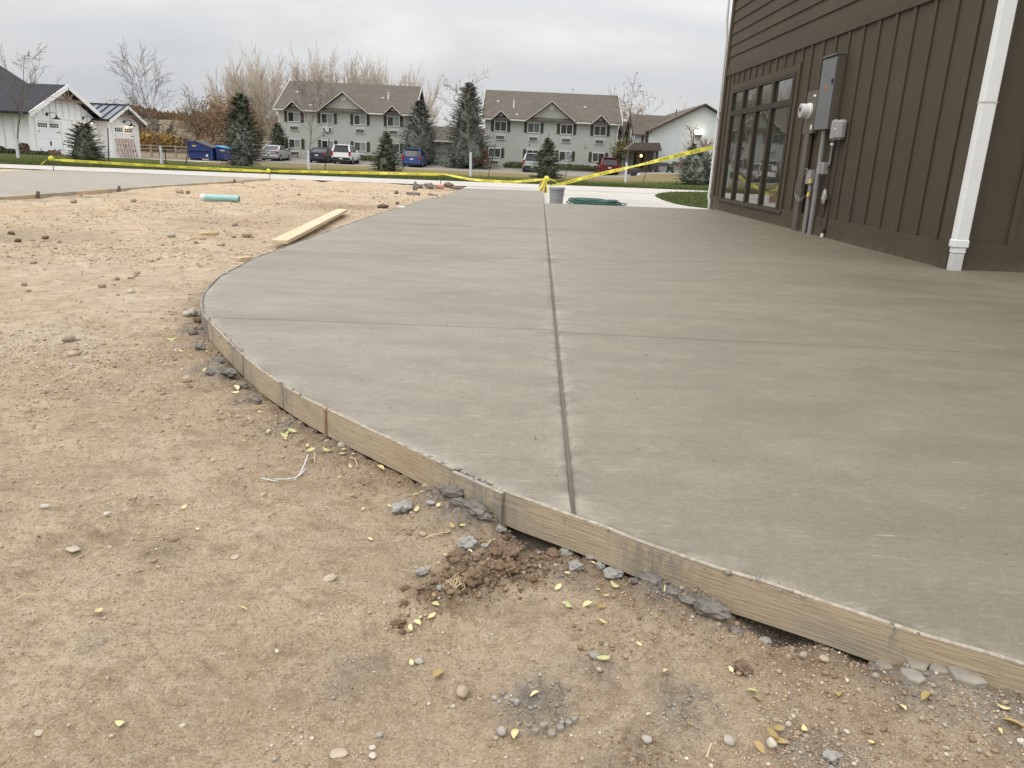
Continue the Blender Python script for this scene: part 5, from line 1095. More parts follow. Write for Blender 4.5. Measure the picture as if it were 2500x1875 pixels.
# ------------------------------------------------------------------ parked vehicles, all seen from behind
def paint(name, col, metal=.2): t = NT(name); return t.done(col, .32, metal, .5)
M_CGL = glass('car_glass', (.012,.013,.015), 1.6, .05); M_TYRE = dull('tyre', (.018,.018,.018), .9); M_RIM = dull('alloy_rim', (.42,.42,.43), .35, .05, metal=.6); M_TAIL = dull('tail_lamp', (.33,.012,.012), .25, .1); M_PLATE = dull('number_plate', (.62,.63,.62), .5); M_CBLK = dull('black_trim', (.022,.022,.024), .6)
CARS = {  # side profile: (y along the car from the tail, height of the deck, height of the roof or None)
 'sedan': dict(L=4.85, w=1.82, sill=.24, deck=[(0,.62),(.05,.98),(.55,1.04),(1.1,1.06),(3.4,1.02),(4.2,.90),(4.75,.72),(4.85,.5)], cab=[(.62,1.03),(1.38,1.40),(2.2,1.45),(2.75,1.40),(3.55,1.02)], ws=(.92,3.85)),
 'suv':   dict(L=4.9, w=1.92, sill=.36, deck=[(0,.70),(.04,1.10),(.5,1.14),(1.1,1.15),(3.6,1.13),(4.3,1.06),(4.8,.95),(4.9,.6)], cab=[(.06,1.12),(.32,1.76),(1.4,1.80),(2.7,1.76),(3.55,1.13)], ws=(1.0,3.9)),
 'minivan': dict(L=4.9, w=1.92, sill=.26, deck=[(0,.62),(.03,1.02),(.5,1.06),(1.1,1.07),(3.7,1.05),(4.4,.92),(4.8,.78),(4.9,.5)], cab=[(.10,1.03),(.42,1.68),(1.4,1.74),(2.7,1.68),(3.9,1.05)], ws=(.95,3.95)),
}
def car(kind, x, y, mat, label, cat, rz=0.0, group='cars parked along the lot'):
    K = CARS[kind]; z = Tz(x, y)+.025; r_ = empty('parked_car' if kind != 'suv' else 'parked_suv', (x, y, z), label, cat, group, rz)
    if kind == 'minivan': r_.name = 'parked_minivan'
    w = K['w']; L = K['L']
    def ring(yy, zt, half):
        s = K['sill']; b = half
        return [(-b*.90, yy, s), (-b, yy, s+.14), (-b*1.0, yy, s+(zt-s)*.55), (-b*.97, yy, zt-.10), (-b*.86, yy, zt), (b*.86, yy, zt), (b*.97, yy, zt-.10), (b*1.0, yy, s+(zt-s)*.55), (b, yy, s+.14), (b*.90, yy, s)]
    m = MB(); D = K['deck']; rings = []
    for i_, (yy, zt) in enumerate(D):
        hf = w/2*(.90 if i_ in (0, len(D)-1) else (.97 if i_ in (1, len(D)-2) else 1.0)); rings.append(ring(yy, zt, hf))
    n = 10; V = [p for rg in rings for p in rg]; Fc = [(i_*n+j, i_*n+(j+1) % n, (i_+1)*n+(j+1) % n, (i_+1)*n+j) for i_ in range(len(D)-1) for j in range(n)]
    Fc += [tuple(range(n))[::-1], tuple((len(D)-1)*n+j for j in range(n))]; m.add(V, Fc); m.build('body', mat, r_, local=True, smooth=False)
    # glasshouse: glass core with painted roof and pillars
    g = MB(); rf = MB(); cb_ = K['cab']; hb, ht = w/2*.90, w/2*.70; z0 = min(cb_[0][1], cb_[-1][1])-.02; zmax = max(c_[1] for c_ in cb_)
    def hw(zz): return hb+(ht-hb)*max(0, min(1, (zz-z0)/(zmax-z0)))
    a, b_, c2_, d_, e2 = cb_
    pts = [a, b_, c2_, d_, e2]; V = []
    for (yy, zz) in pts: V += [(-hw(zz), yy, zz), (hw(zz), yy, zz)]
    V += [(-hb, a[0], z0), (hb, a[0], z0), (-hb, e2[0], z0), (hb, e2[0], z0)]
    Fc = [(0,1,3,2), (2,3,5,4), (4,5,7,6), (6,7,9,8), (0,2,4,6,8,12,10), (1,11,13,9,7,5,3)]
    g.add(V, Fc); g.build('glasshouse', M_CGL, r_, local=True)
    V = []
    for (yy, zz) in (b_, c2_, d_): V += [(-hw(zz)-.015, yy-(.06 if (yy, zz) == b_ else 0), zz+.0), (hw(zz)+.015, yy-(.06 if (yy, zz) == b_ else 0), zz+.0), (-hw(zz)*.8, yy, zz+.05), (hw(zz)*.8, yy, zz+.05)]
    rf.add(V, [(0,2,6,4), (2,3,7,6), (3,1,5,7), (4,6,10,8), (6,7,11,10), (7,5,9,11), (0,1,3,2), (8,10,11,9)])
    for sx in (-1, 1):
        for (p, q, wd) in ((a, b_, .14), (d_, e2, .07)): rf.bar((sx*hw(p[1]), p[0], p[1]), (sx*hw(q[1]), q[0], q[1]), wd, wd*.6)
        for yy in ((b_[0]+.42, (b_[0]+d_[0])/2+.1) if kind != 'sedan' else ((b_[0]+d_[0])/2,)): rf.bar((sx*(hb+.004), yy, z0), (sx*(ht+.006), yy-.02, zmax-.02), .09, .03)
    rf.build('roof', mat, r_, local=True)
    for yy in K['ws']:
        for sx in (-1, 1):
            rw = .33 if kind != 'suv' else .37
            wm = MB(); wm.tube([(sx*(w/2-.21), yy, rw), (sx*(w/2-.0), yy, rw)], rw, 18); wh = wm.build('wheel', M_TYRE, r_, local=True)
            rm = MB(); rm.tube([(sx*(w/2-.002), yy, rw), (sx*(w/2+.012), yy, rw)], rw*.62, 12); rm.build('rim', M_RIM, wh, local=True)
    bm_ = MB(); bm_.box(-w/2*.93, w/2*.93, -.07, .06, K['sill']+.02, K['sill']+.28); bm_.build('bumper', mat if kind != 'suv' else M_CBLK, r_, local=True, bevel=.03)
    um = MB(); um.box(-w/2*.82, w/2*.82, .06, L-.2, .14, K['sill']+.03); um.build('underbody', M_CBLK, r_, local=True)
    zt = D[1][1]
    for sx in (-1, 1):
        tm = MB()
        if kind == 'sedan': tm.box(sx*w/2*.92-.17, sx*w/2*.92+.17*.35, -.025, .25, zt-.22, zt-.06)
        else: tm.box(sx*w/2*.90-.10, sx*w/2*.90+.07, -.03, .22, zt-.32, zt+.10)
        tm.build('tail_light', M_TAIL, r_, local=True)
        mm = MB(); mm.box(sx*(w/2+.02)-.10, sx*(w/2+.02)+.10, K['cab'][4][0]-.65, K['cab'][4][0]-.52, z0+.02, z0+.16); mm.build('mirror', mat, r_, local=True, bevel=.02)
    pm = MB(); pm.box(-.16, .16, -.085 if kind == 'suv' else -.02, -.071 if kind == 'suv' else .04, (zt-.32) if kind != 'suv' else K['sill']+.10, (zt-.19) if kind != 'suv' else K['sill']+.22); pm.build('number_plate', M_PLATE, r_, local=True)
    if kind != 'sedan':
        sp = MB(); sp.box(-ht, ht, b_[0]-.16, b_[0]+.05, b_[1]-.0, b_[1]+.05); sp.build('spoiler', mat, r_, local=True)
    return r_
car('sedan', -24.9, 79.4, paint('silver_paint', (.46,.47,.485), .5), 'silver sedan parked left of the dark sedan', 'car')
car('sedan', -20.3, 79.8, paint('navy_black_paint', (.022,.022,.034)), 'dark navy sedan parked before the left apartments', 'car')
car('suv', -17.75, 79.2, paint('white_paint', (.74,.75,.76), 0), 'white SUV parked right of the dark navy sedan', 'suv')
car('minivan', -10.85, 79.4, paint('blue_paint', (.035,.065,.19)), 'blue minivan parked before the broad blue spruce', 'minivan')
car('suv', 1.05, 80.0, paint('silver_suv_paint', (.42,.44,.45), .4), 'silver SUV half hidden by the small spruce behind the bucket', 'suv')
car('minivan', 8.85, 81.5, paint('dark_red_paint', (.105,.010,.014)), 'dark red car parked at the right corner of the right apartments', 'car')
bn = empty('black_bin', (10.3, 73.8, Tz(10.3, 73.8)), 'low black bin with a pale corner by the porch of the white house', 'bin'); zq = Tz(10.3, 73.8)
m = MB(); m.lathe((10.3, 73.8, zq), [(.02,0),(.36,.02),(.42,.35),(.40,.58),(.30,.66),(.02,.68)], 14); m.build('tub', M_GRL, bn); m = MB(); m.box(10.5, 10.78, 73.45, 73.6, zq+.05, zq+.28); m.build('pale_corner', M_WHT, bn)

# ------------------------------------------------------------------ caution tape on stakes
t = NT('caution_tape'); c = t.ramp(t.noise(3, 3), [(.3, (.66,.60,.055)), (.7, (.78,.72,.10))]); M_TAPE = t.done(c, .45, 0, .4); M_INK = dull('black_tape_ink', (.02,.02,.015), .5)
_fc = bpy.data.curves.new('word', 'FONT'); _fc.body = 'CAUTION'; _fc.size = 1.0; _fc.resolution_u = 1
_fo = bpy.data.objects.new('word', _fc); C.objects.link(_fo); bpy.context.view_layer.update()
_wm = bpy.data.meshes.new_from_object(_fo.evaluated_get(bpy.context.evaluated_depsgraph_get())); WORD_V = np.array([v.co[:] for v in _wm.vertices]); WORD_F = [tuple(p.vertices) for p in _wm.polygons]
bpy.data.objects.remove(_fo); bpy.data.meshes.remove(_wm)
WORD_W = WORD_V[:,0].max(); WORD_H = WORD_V[:,1].max()
def tape(pts, label, wid=.070, seed=1, words=True, twist=.25):
    P = np.array(pts); d = np.r_[0, np.cumsum(np.linalg.norm(np.diff(P, axis=0), axis=1))]; n = max(8, int(d[-1]/.12)); s = np.linspace(0, d[-1], n+1)
    Q = np.stack([np.interp(s, d, P[:,k]) for k in range(3)], 1); sr = random.Random(seed); ph = sr.uniform(0, 6)
    def frame(ss):
        p = np.array([np.interp(ss, d, P[:,k]) for k in range(3)]); p2 = np.array([np.interp(ss+.05, d, P[:,k]) for k in range(3)]); p1 = np.array([np.interp(ss-.05, d, P[:,k]) for k in range(3)])
        tt = (p2-p1); tt /= np.linalg.norm(tt)+1e-9; a = twist*math.sin(ss*.9+ph)+twist*.5*math.sin(ss*2.7+ph); u = np.array([0, 0, 1.0])-tt*tt[2]; u /= np.linalg.norm(u); w_ = np.cross(tt, u)
        if w_[1] > 0: w_ = -w_
        uu = u*math.cos(a)+w_*math.sin(a); nn = w_*math.cos(a)-u*math.sin(a); return p, tt, uu, nn
    m = MB(); V = []
    for ss in s:
        p, tt, uu, nn = frame(ss); h_ = wid*(.5 if ss > .15 and ss < d[-1]-.15 else .28); V += [tuple(p-uu*h_), tuple(p+nn*.004), tuple(p+uu*h_)]
    m.add(V, [(i_*3+j, (i_+1)*3+j, (i_+1)*3+j+1, i_*3+j+1) for i_ in range(n) for j in range(2)])
    o = tag(m.build('caution_tape', M_TAPE, smooth=True), label, 'tape', 'yellow caution tape round the fresh concrete')
    if words:
        sc = wid*.62/WORD_H; step = WORD_W*sc+.28; ss0 = .5
        while ss0 < d[-1]-.6:
            vv = []
            for vx, vy, _ in WORD_V:
                p, tt, uu, nn = frame(ss0+vx*sc*1.25); sgn = 1 if tt[0] > 0 else -1; vv.append(tuple(p+uu*((vy/WORD_H-.5)*wid*.62)+nn*.008))
            im = MB(); im.add(vv, WORD_F); ss0 += step; im.build('printed_word', M_INK, o)
    return o
def knot(x, y, z, s, seed, tails, label):
    sr = random.Random(seed); bm = bmesh.new(); bmesh.ops.create_icosphere(bm, subdivisions=3, radius=s)
    for v in bm.verts: v.co *= 1+.45*mnoise.noise(v.co*(2.2/s)+Vector((seed,0,0)))+.2*mnoise.noise(v.co*(5/s)); v.co += Vector((x, y, z))
    me = bpy.data.meshes.new('tape_knot'); bm.to_mesh(me); bm.free(); me.materials.append(M_TAPE); o = bpy.data.objects.new('tape_knot', me); C.objects.link(o)
    tag(o, label, 'tape', 'yellow tape knots on the stakes')
    for (ax, ay, az, w) in tails:
        m = MB(); n = 6; V = []
        for k in range(n+1):
            f_ = k/n; c0 = Vector((x+ax*f_+.012*math.sin(f_*7+seed), y+ay*f_, z+az*f_+.02*math.sin(f_*3.1))); hw_ = .012+(w/2-.012)*f_; sw = Vector((.8, -.1, .45 if ax < 0 else -.45))*hw_; V += [tuple(c0-sw), tuple(c0+Vector((0,-.012*math.sin(f_*5),0))), tuple(c0+sw)]
        m.add(V, [(k*3+j, (k+1)*3+j, (k+1)*3+j+1, k*3+j+1) for k in range(n) for j in range(2)]); m.build('tail', M_TAPE, o)
    return o
M_RUSTY = dull('rusty_steel', (.10,.06,.045), .7, .25, 20)
def rod(x, y, h, lab, z=None, r=.011, lean=0):
    z = -.14 if z is None else z; m = MB(); m.tube([(x, y, z), (x+lean, y, z+h)], r, 6); return tag(m.build('steel_stake', M_RUSTY), lab, 'stake', 'steel stakes holding the tape')
rod(-12.52, 21.45, .46, 'thin rusty stake with tape knot at the far left driveway corner'); rod(-7.16, 22.85, .32, 'short stake with tape knot at the end of the driveway form'); rod(.70, 22.3, .50, 'stake wrapped in tape behind the grey bucket'); rod(-2.36, 23.4, .30, 'short dark stake at the far left corner of the patio slab', lean=.03)
tape([(-12.50,21.44,.235),(-10.93,21.9,.196),(-8.83,22.4,.158),(-7.18,22.8,.145)], 'yellow tape stretched along the far edge of the driveway slab', seed=2, twist=.15)
tape([(-7.10,22.8,.155),(-6.0,22.75,.190),(-4.89,22.7,.212),(-3.73,22.7,.240),(-2.5,22.65,.272),(-2.14,22.6,.290)], 'straight yellow tape before the lawn left of the patio corner', seed=3, words=True, twist=.2)
tape([(-2.16,22.6,.287),(-1.446,22.6,.185),(-1.014,22.5,.165),(-.256,22.4,.168),(.30,22.35,.235),(.66,22.3,.285)], 'sagging yellow tape left of the grey bucket', seed=5, twist=.5)
tape([(.80,22.2,.13),(1.127,22.0,.192),(1.902,21.2,.470),(2.516,20.2,.672),(3.117,19.0,.892),(3.618,17.8,1.092),(3.99,16.70,1.235)], 'yellow tape rising to the corner of the brown building', seed=7, twist=.55, wid=.085)
knot(-12.52, 21.40, .268, .060, 1, [(-.28,-.03,-.17,.12)], 'yellow tape knot with hanging tail at the far left stake')
knot(-7.16, 22.75, .155, .055, 4, [(-.26,-.1,-.22,.09)], 'yellow tape knot with drooping tail at the driveway form end')
knot(.70, 22.20, .30, .075, 9, [(-.22,-.1,-.33,.12),(-.12,-.05,-.40,.10),(.02,-.1,-.42,.06),(.34,-.05,-.10,.16),(-.1,0,-.12,.2)], 'big bunched yellow tape knot above the grey bucket')
m = MB(); m.box(.52, .72, 22.6, 22.78, -.09, .24); o = m.build('clay_block', dull('clay_red', (.34,.20,.15), .85, .15), bevel=.006); tag(o, 'reddish clay block under the big tape knot', 'block')

# bucket
M_BUK = dull('grey_bucket_plastic', (.29,.29,.305), .5, .06, 4); M_BUK2 = dull('grey_bucket_lid', (.35,.36,.345), .5, .06, 4)
bk = empty('bucket', (.735, 16.35, -.086), 'grey plastic bucket standing at the far edge of the patio', 'bucket')
m = MB(); m.lathe((.735,16.35,-.086), [(.02,.004),(.128,.0),(.130,.01),(.147,.285),(.155,.287),(.156,.300),(.148,.302),(.149,.320),(.158,.322),(.160,.345),(.150,.372),(.140,.372),(.125,.02),(.02,.02)], 32); m.build('pail', M_BUK, bk, smooth=False)
m = MB(); m.lathe((.735,16.35,-.086), [(.159,.340),(.164,.342),(.165,.376),(.154,.380),(.02,.374)], 32); m.build('lid', M_BUK2, bk)
m = MB(); m.tube([(.735+.158*math.cos(a), 16.35+.158*math.sin(a), .165-.10*max(0, -math.sin(a))) for a in np.linspace(-math.pi, 0, 18)], .004, 6); m.build('handle', M_RIM, bk)

# green hose coil
t = NT('green_hose'); M_HOSE = t.done(t.ramp(t.noise(20, 2), [(.3, (.022,.085,.062)), (.7, (.04,.13,.098))]), .4, 0, .5)
hr = random.Random(3); m = MB(); pts = []
for k in range(11*26):
    a = 2*math.pi*k/26; lp = k/26; rx = .50+.07*math.sin(lp*2.3)+.03*hr.gauss(0,.3); ry = .55+.10*math.cos(lp*1.7); sq = abs(math.cos(a))**.6*(1 if math.cos(a) > 0 else -1)
    pts.append((1.60+rx*sq+.05*math.sin(lp*1.1), 17.25+ry*math.sin(a)*(.72+.25*math.sin(lp*3)), -.070+.0095*lp+.014*math.sin(a*3+lp*2)))
m.tube(pts, .0125, 7); lp_ = []
for k in range(18): a = -1.5+3.0*k/17; lp_.append((2.05+.24*math.cos(a), 17.25+.5*math.sin(a), -.055+.03*math.cos(a)))
m.tube(lp_, .0125, 7)
for q in range(7):
    y0 = 16.85+.13*q; m.tube([(1.12, y0, -.03+.01*q), (1.4, y0+.05*math.sin(q), .005+.006*q), (1.75, y0-.06*math.cos(q*2), .012+.004*q), (2.02, y0+.06, .0)], .0125, 7)
tag(m.build('garden_hose', M_HOSE, smooth=True), 'coiled dark green garden hose right of the grey bucket', 'hose')

# pipe, plank, sticks
M_TEAL = dull('teal_pvc', (.30,.52,.50), .4, .08, 6)
pp = empty('pipe', (-4.95, 13.2, -.05), 'pale teal plastic pipe with white cap lying on the dirt', 'pipe'); pz = hz(-5.0, 13.1)+.055
pa, pb = Vector((-5.32, 13.30, pz+.005)), Vector((-4.72, 13.36, pz+.005)); dd = (pb-pa).normalized()
m = MB(); m.tube([pa, pb], .054, 20); m.build('pipe_body', M_TEAL, pp); m = MB(); m.tube([pa-dd*.012, pa+dd*.05], .058, 20); m.build('end_cap', M_WHITEP, pp)
m = MB(); m.tube([pb-dd*.001, pb+dd*.002], .044, 16); m.build('open_end', M_BLK, pp)
t = NT('fresh_pine'); gn = t.noise(1.0, 4, .6, t.map((60, 2, 60), rot=(0,0,.08)), .5)
c = t.ramp(gn, [(.3, (.50,.385,.24)), (.5, (.62,.50,.335)), (.7, (.68,.57,.41))]); M_PINE = t.done(c, .7, 0, .3)
pl0, pl1 = Vector((-2.295, 7.53, -.035)), Vector((-2.62, 11.72, -.022)); m = MB(); m.bar(pl0, pl1, .155, .038); o = m.build('plank', M_PINE, bevel=.003); tag(o, 'long pale pine plank lying against the slab edge', 'plank')
M_STICK = dull('split_wood', (.55,.42,.25), .8, .2, 20)
def stick(x0, y0, x1, y1, w, h, lab, mat=M_STICK, name='wood_scrap', cat='wood scrap', grp=None):
    m = MB(); m.bar((x0, y0, hz(x0, y0)+h*.5), (x1, y1, hz(x1, y1)+h*.5), w, h); return tag(m.build(name, mat), lab, cat, grp)
stick(-3.52, 9.83, -3.28, 9.87, .025, .02, 'thin pale wood stick between the teal pipe and the plank')
stick(-3.37, 8.30, -3.26, 8.52, .05, .03, 'pale wood chip left of the plank'); stick(-2.33, 6.50, -2.27, 6.62, .05, .03, 'wood chip against the slab edge below the plank')
stick(-4.9, 6.9, -4.75, 6.8, .02, .015, 'small splinter on the left dirt', M_STICK)
# rubble near the far corner of the patio
M_BLOCK = dull('grey_masonry_block', (.20,.195,.175), .9, .2, 8); M_ORG = dull('faded_orange_plastic', (.55,.27,.20), .6, .1, 8); M_DKC = dull('dark_clod', (.15,.11,.078), .95, .4, 12)
m = MB(); m.bar((-2.55,17.95,-.055), (-2.26,17.87,-.055), .10, .085); o = m.build('masonry_block', M_BLOCK, bevel=.006); tag(o, 'long grey block lying on the dirt by the far patio edge', 'block')

def blob(name, x, y, r, mat, seed, sq=(1,.8,.6), rough=.3, sub=3, freq=1.6, sink=.3, rz=None, flat=False, z=None, fine=0.0):
    bm = bmesh.new(); bmesh.ops.create_icosphere(bm, subdivisions=sub, radius=1); off = Vector((seed*3.7, seed*1.3, seed*.7))
    for v in bm.verts:
        p = v.co.copy(); k = 1+rough*mnoise.noise(p*freq+off)+rough*.5*mnoise.noise(p*freq*2.7+off)+(fine*(.5-abs(mnoise.noise(p*4.3+off))*1.6)+fine*.6*mnoise.noise(p*11+off) if fine else 0)
        v.co = Vector((p.x*sq[0], p.y*sq[1], p.z*sq[2]))*k*r
    me = bpy.data.meshes.new(name); bm.to_mesh(me); bm.free(); me.materials.append(mat)
    if not flat: me.polygons.foreach_set('use_smooth', [True]*len(me.polygons))
    o = bpy.data.objects.new(name, me); C.objects.link(o); zz = hz(x, y) if z is None else z
    o.location = (x, y, zz+r*sq[2]*(1-sink)); o.rotation_euler = (0, 0, (seed*1.7) % 6.28 if rz is None else rz); return o
tag(blob('rubble_piece', -2.75, 20.9, .10, M_BLOCK, 71, (.75,.6,1.25), .6), 'upright grey rubble lump by the far patio corner', 'rubble'); tag(blob('rubble_piece', -2.52, 22.0, .11, M_BLOCK, 72, (1.1,.6,.85), .7), 'grey rubble heap between the grey lump and the orange piece', 'rubble')
tag(blob('rubble_piece', -2.78, 22.2, .10, M_DKC, 73, (1.2,.7,.6), .4), 'dark rubble left of the grey rubble heap', 'rubble'); tag(blob('orange_scrap', -2.25, 22.2, .10, M_ORG, 74, (1.3,.7,.7), .4), 'faded orange plastic piece by the far patio corner', 'scrap')
for x, y, r, s, lab in ((-2.25,14.6,.06,(1.6,.6,.5),'dark wooden clod beside the far slab edge'),(-2.33,13.5,.07,(1.5,.6,.6),'dark clod cut off by the slab edge'),(-2.86,18.4,.07,(1.3,.7,.6),'small dark clod left of the long grey block'),(-2.1,23.2,.16,(1.5,.7,.45),'brown clod by the short dark stake'),(-1.80,22.6,.13,(1.8,.6,.4),'flat brown clod at the patio corner')):
    tag(blob('dirt_clod', x, y, r, M_DKC, int(x*100) % 50, s, .35), lab, 'clod', 'dark clods along the far slab edge')
for x, y, lab in ((-2.05,18.2,'small pale chip beside the long grey block'),(-1.94,18.1,'pale chip at the slab edge right of the long grey block')):
    m = MB(); m.box(x-.06, x+.06, y-.03, y+.03, hz(x,y), hz(x,y)+.04); tag(m.build('pale_chip', M_CEM), lab, 'chip')
m = MB(); m.box(-1.92, -1.80, 12.44, 12.52, .001, .022); tag(m.build('white_scrap', M_WHITEP, bevel=.004), 'small white scrap lying on the slab near its left edge', 'scrap')

# bent wire and bits of string
M_WIRE = dull('white_wire', (.62,.63,.64), .4, .1); m = MB()
wz = lambda x, y: hz(x, y)+.006
wp_ = [(-.640,2.315),(-.628,2.26),(-.622,2.20),(-.622,2.155),(-.632,2.125),(-.655,2.113),(-.690,2.108),(-.722,2.104)]
m.tube([(x, y, wz(x,y)+.012*math.sin(k)) for k, (x, y) in enumerate(wp_)], .0020, 6); m.tube([(x+.007, y-.005, wz(x,y)+.004) for x, y in wp_[2:7]], .0017, 6)
tag(m.build('bent_wire', M_WIRE, smooth=True), 'bent white wire lying on the dirt near the seam of the form board', 'wire')
m = MB(); m.tube([(-.505,2.30,wz(-.505,2.30)),(-.482,2.275,wz(-.48,2.275)+.006),(-.470,2.25,wz(-.47,2.25)),(-.463,2.214,wz(-.463,2.214))], .0016, 5); tag(m.build('string', M_STICK), 'short pale string curled beside the form board', 'string')
M_STRAW = dull('straw', (.55,.44,.26), .8, .2)
for k, (a, b, lab) in enumerate((((-.050,1.752),(-.023,1.798),'pale wood splinter leaning by the grey concrete clod'),((-.205,1.795),(-.150,1.810),'thin pale straw left of the large grey concrete clod'),((.360,1.538),(.365,1.562),'short white splinter right of the leaf cluster'),((.352,1.074),(.366,1.10),'thin pale straw at the bottom right'),((.604,1.43),(.598,1.385),'thin dry twig by the hollow under the board'),((-.62,2.32),(-.60,2.24),'tiny dry stem above the bent wire'),((-1.02,1.42),(-.985,1.445),'brown splinter at the left edge of the dirt'))):
    m = MB(); m.tube([(a[0],a[1],hz(*a)+.006), ((a[0]+b[0])/2,(a[1]+b[1])/2,hz(*a)+.014), (b[0],b[1],hz(*b)+.008)], .0016, 5); tag(m.build('straw', M_STRAW), lab, 'straw')
sr = random.Random(9); m = MB()
for k in range(18):
    x, y = -.112+sr.gauss(0,.010), 1.535+sr.gauss(0,.015); z = hz(x, y); m.tube([(x,y,z-.003), (x+sr.gauss(.006,.008), y+sr.gauss(.004,.007), z+.008), (x+sr.gauss(.012,.012), y+sr.gauss(.012,.010), z+.012+sr.random()*.012)], .0008, 4)
tag(m.build('dry_root_tuft', M_STRAW), 'tuft of dry pale roots on the brown soil heap', 'roots')

# ------------------------------------------------------------------ labels that single out stones and leaves
LM = [('the big tan stone', .0, 1.20), ('the bent white wire', -.66, 2.16), ('the large grey concrete clod', -.086, 1.765), ('the dry root tuft', -.11, 1.53), ('the cracked concrete plates', .87, 1.30), ('the board seam strip', -.76, 2.52),
 ('the two big stones on the left', -2.05, 3.50), ('the cracked grey patch', .09, 1.165), ('the hollow under the board', .59, 1.46), ('the plank', -2.5, 8.6), ('the teal pipe', -5.0, 13.3), ('the curved slab edge', -1.95, 4.25), ('the driveway form', -7.2, 13.5),
 ('the lower left corner', -.75, 1.1), ('the lower right corner', .75, 1.0), ('the dark hole under the board', .075, 1.80), ('the wet lumps at the board', .38, 1.58), ('the left photo edge', -2.9, 4.6), ('the middle left dirt', -1.3, 2.3)]
DIRS = ['right of', 'behind', 'left of', 'in front of']
ORD = ['closest one', 'second one', 'third one', 'fourth one', 'fifth one', 'sixth one', 'seventh one', 'eighth one', 'ninth one', 'tenth one', 'eleventh one', 'twelfth one']
def place_labels(items):
    """items: (object, description, category, group)"""
    b = {}
    for o, desc, cat, grp in items:
        p = o.location; best = min(LM, key=lambda l: math.hypot(p.x-l[1], (p.y-l[2])*.6)/(.3+.15*math.hypot(l[1], l[2])))
        dx_, dy_ = p.x-best[1], (p.y-best[2])*.7; dist = math.hypot(dx_, dy_); a = int(((math.degrees(math.atan2(dy_, dx_))+45) % 360)//90); b.setdefault((desc, best[0], a), []).append((dist, o, cat, grp))
    for (desc, nm, a), L in b.items():
        L.sort(key=lambda q: q[0])
        for k, (dist, o, cat, grp) in enumerate(L):
            lab = f'{desc} {DIRS[a]} {nm}' if len(L) == 1 else f'{desc}, {ORD[k]} {DIRS[a]} {nm}'
            tag(o, lab, cat, grp)
def sizeword(s, a, b): return 'tiny' if s < a else ('small' if s < b else 'large')

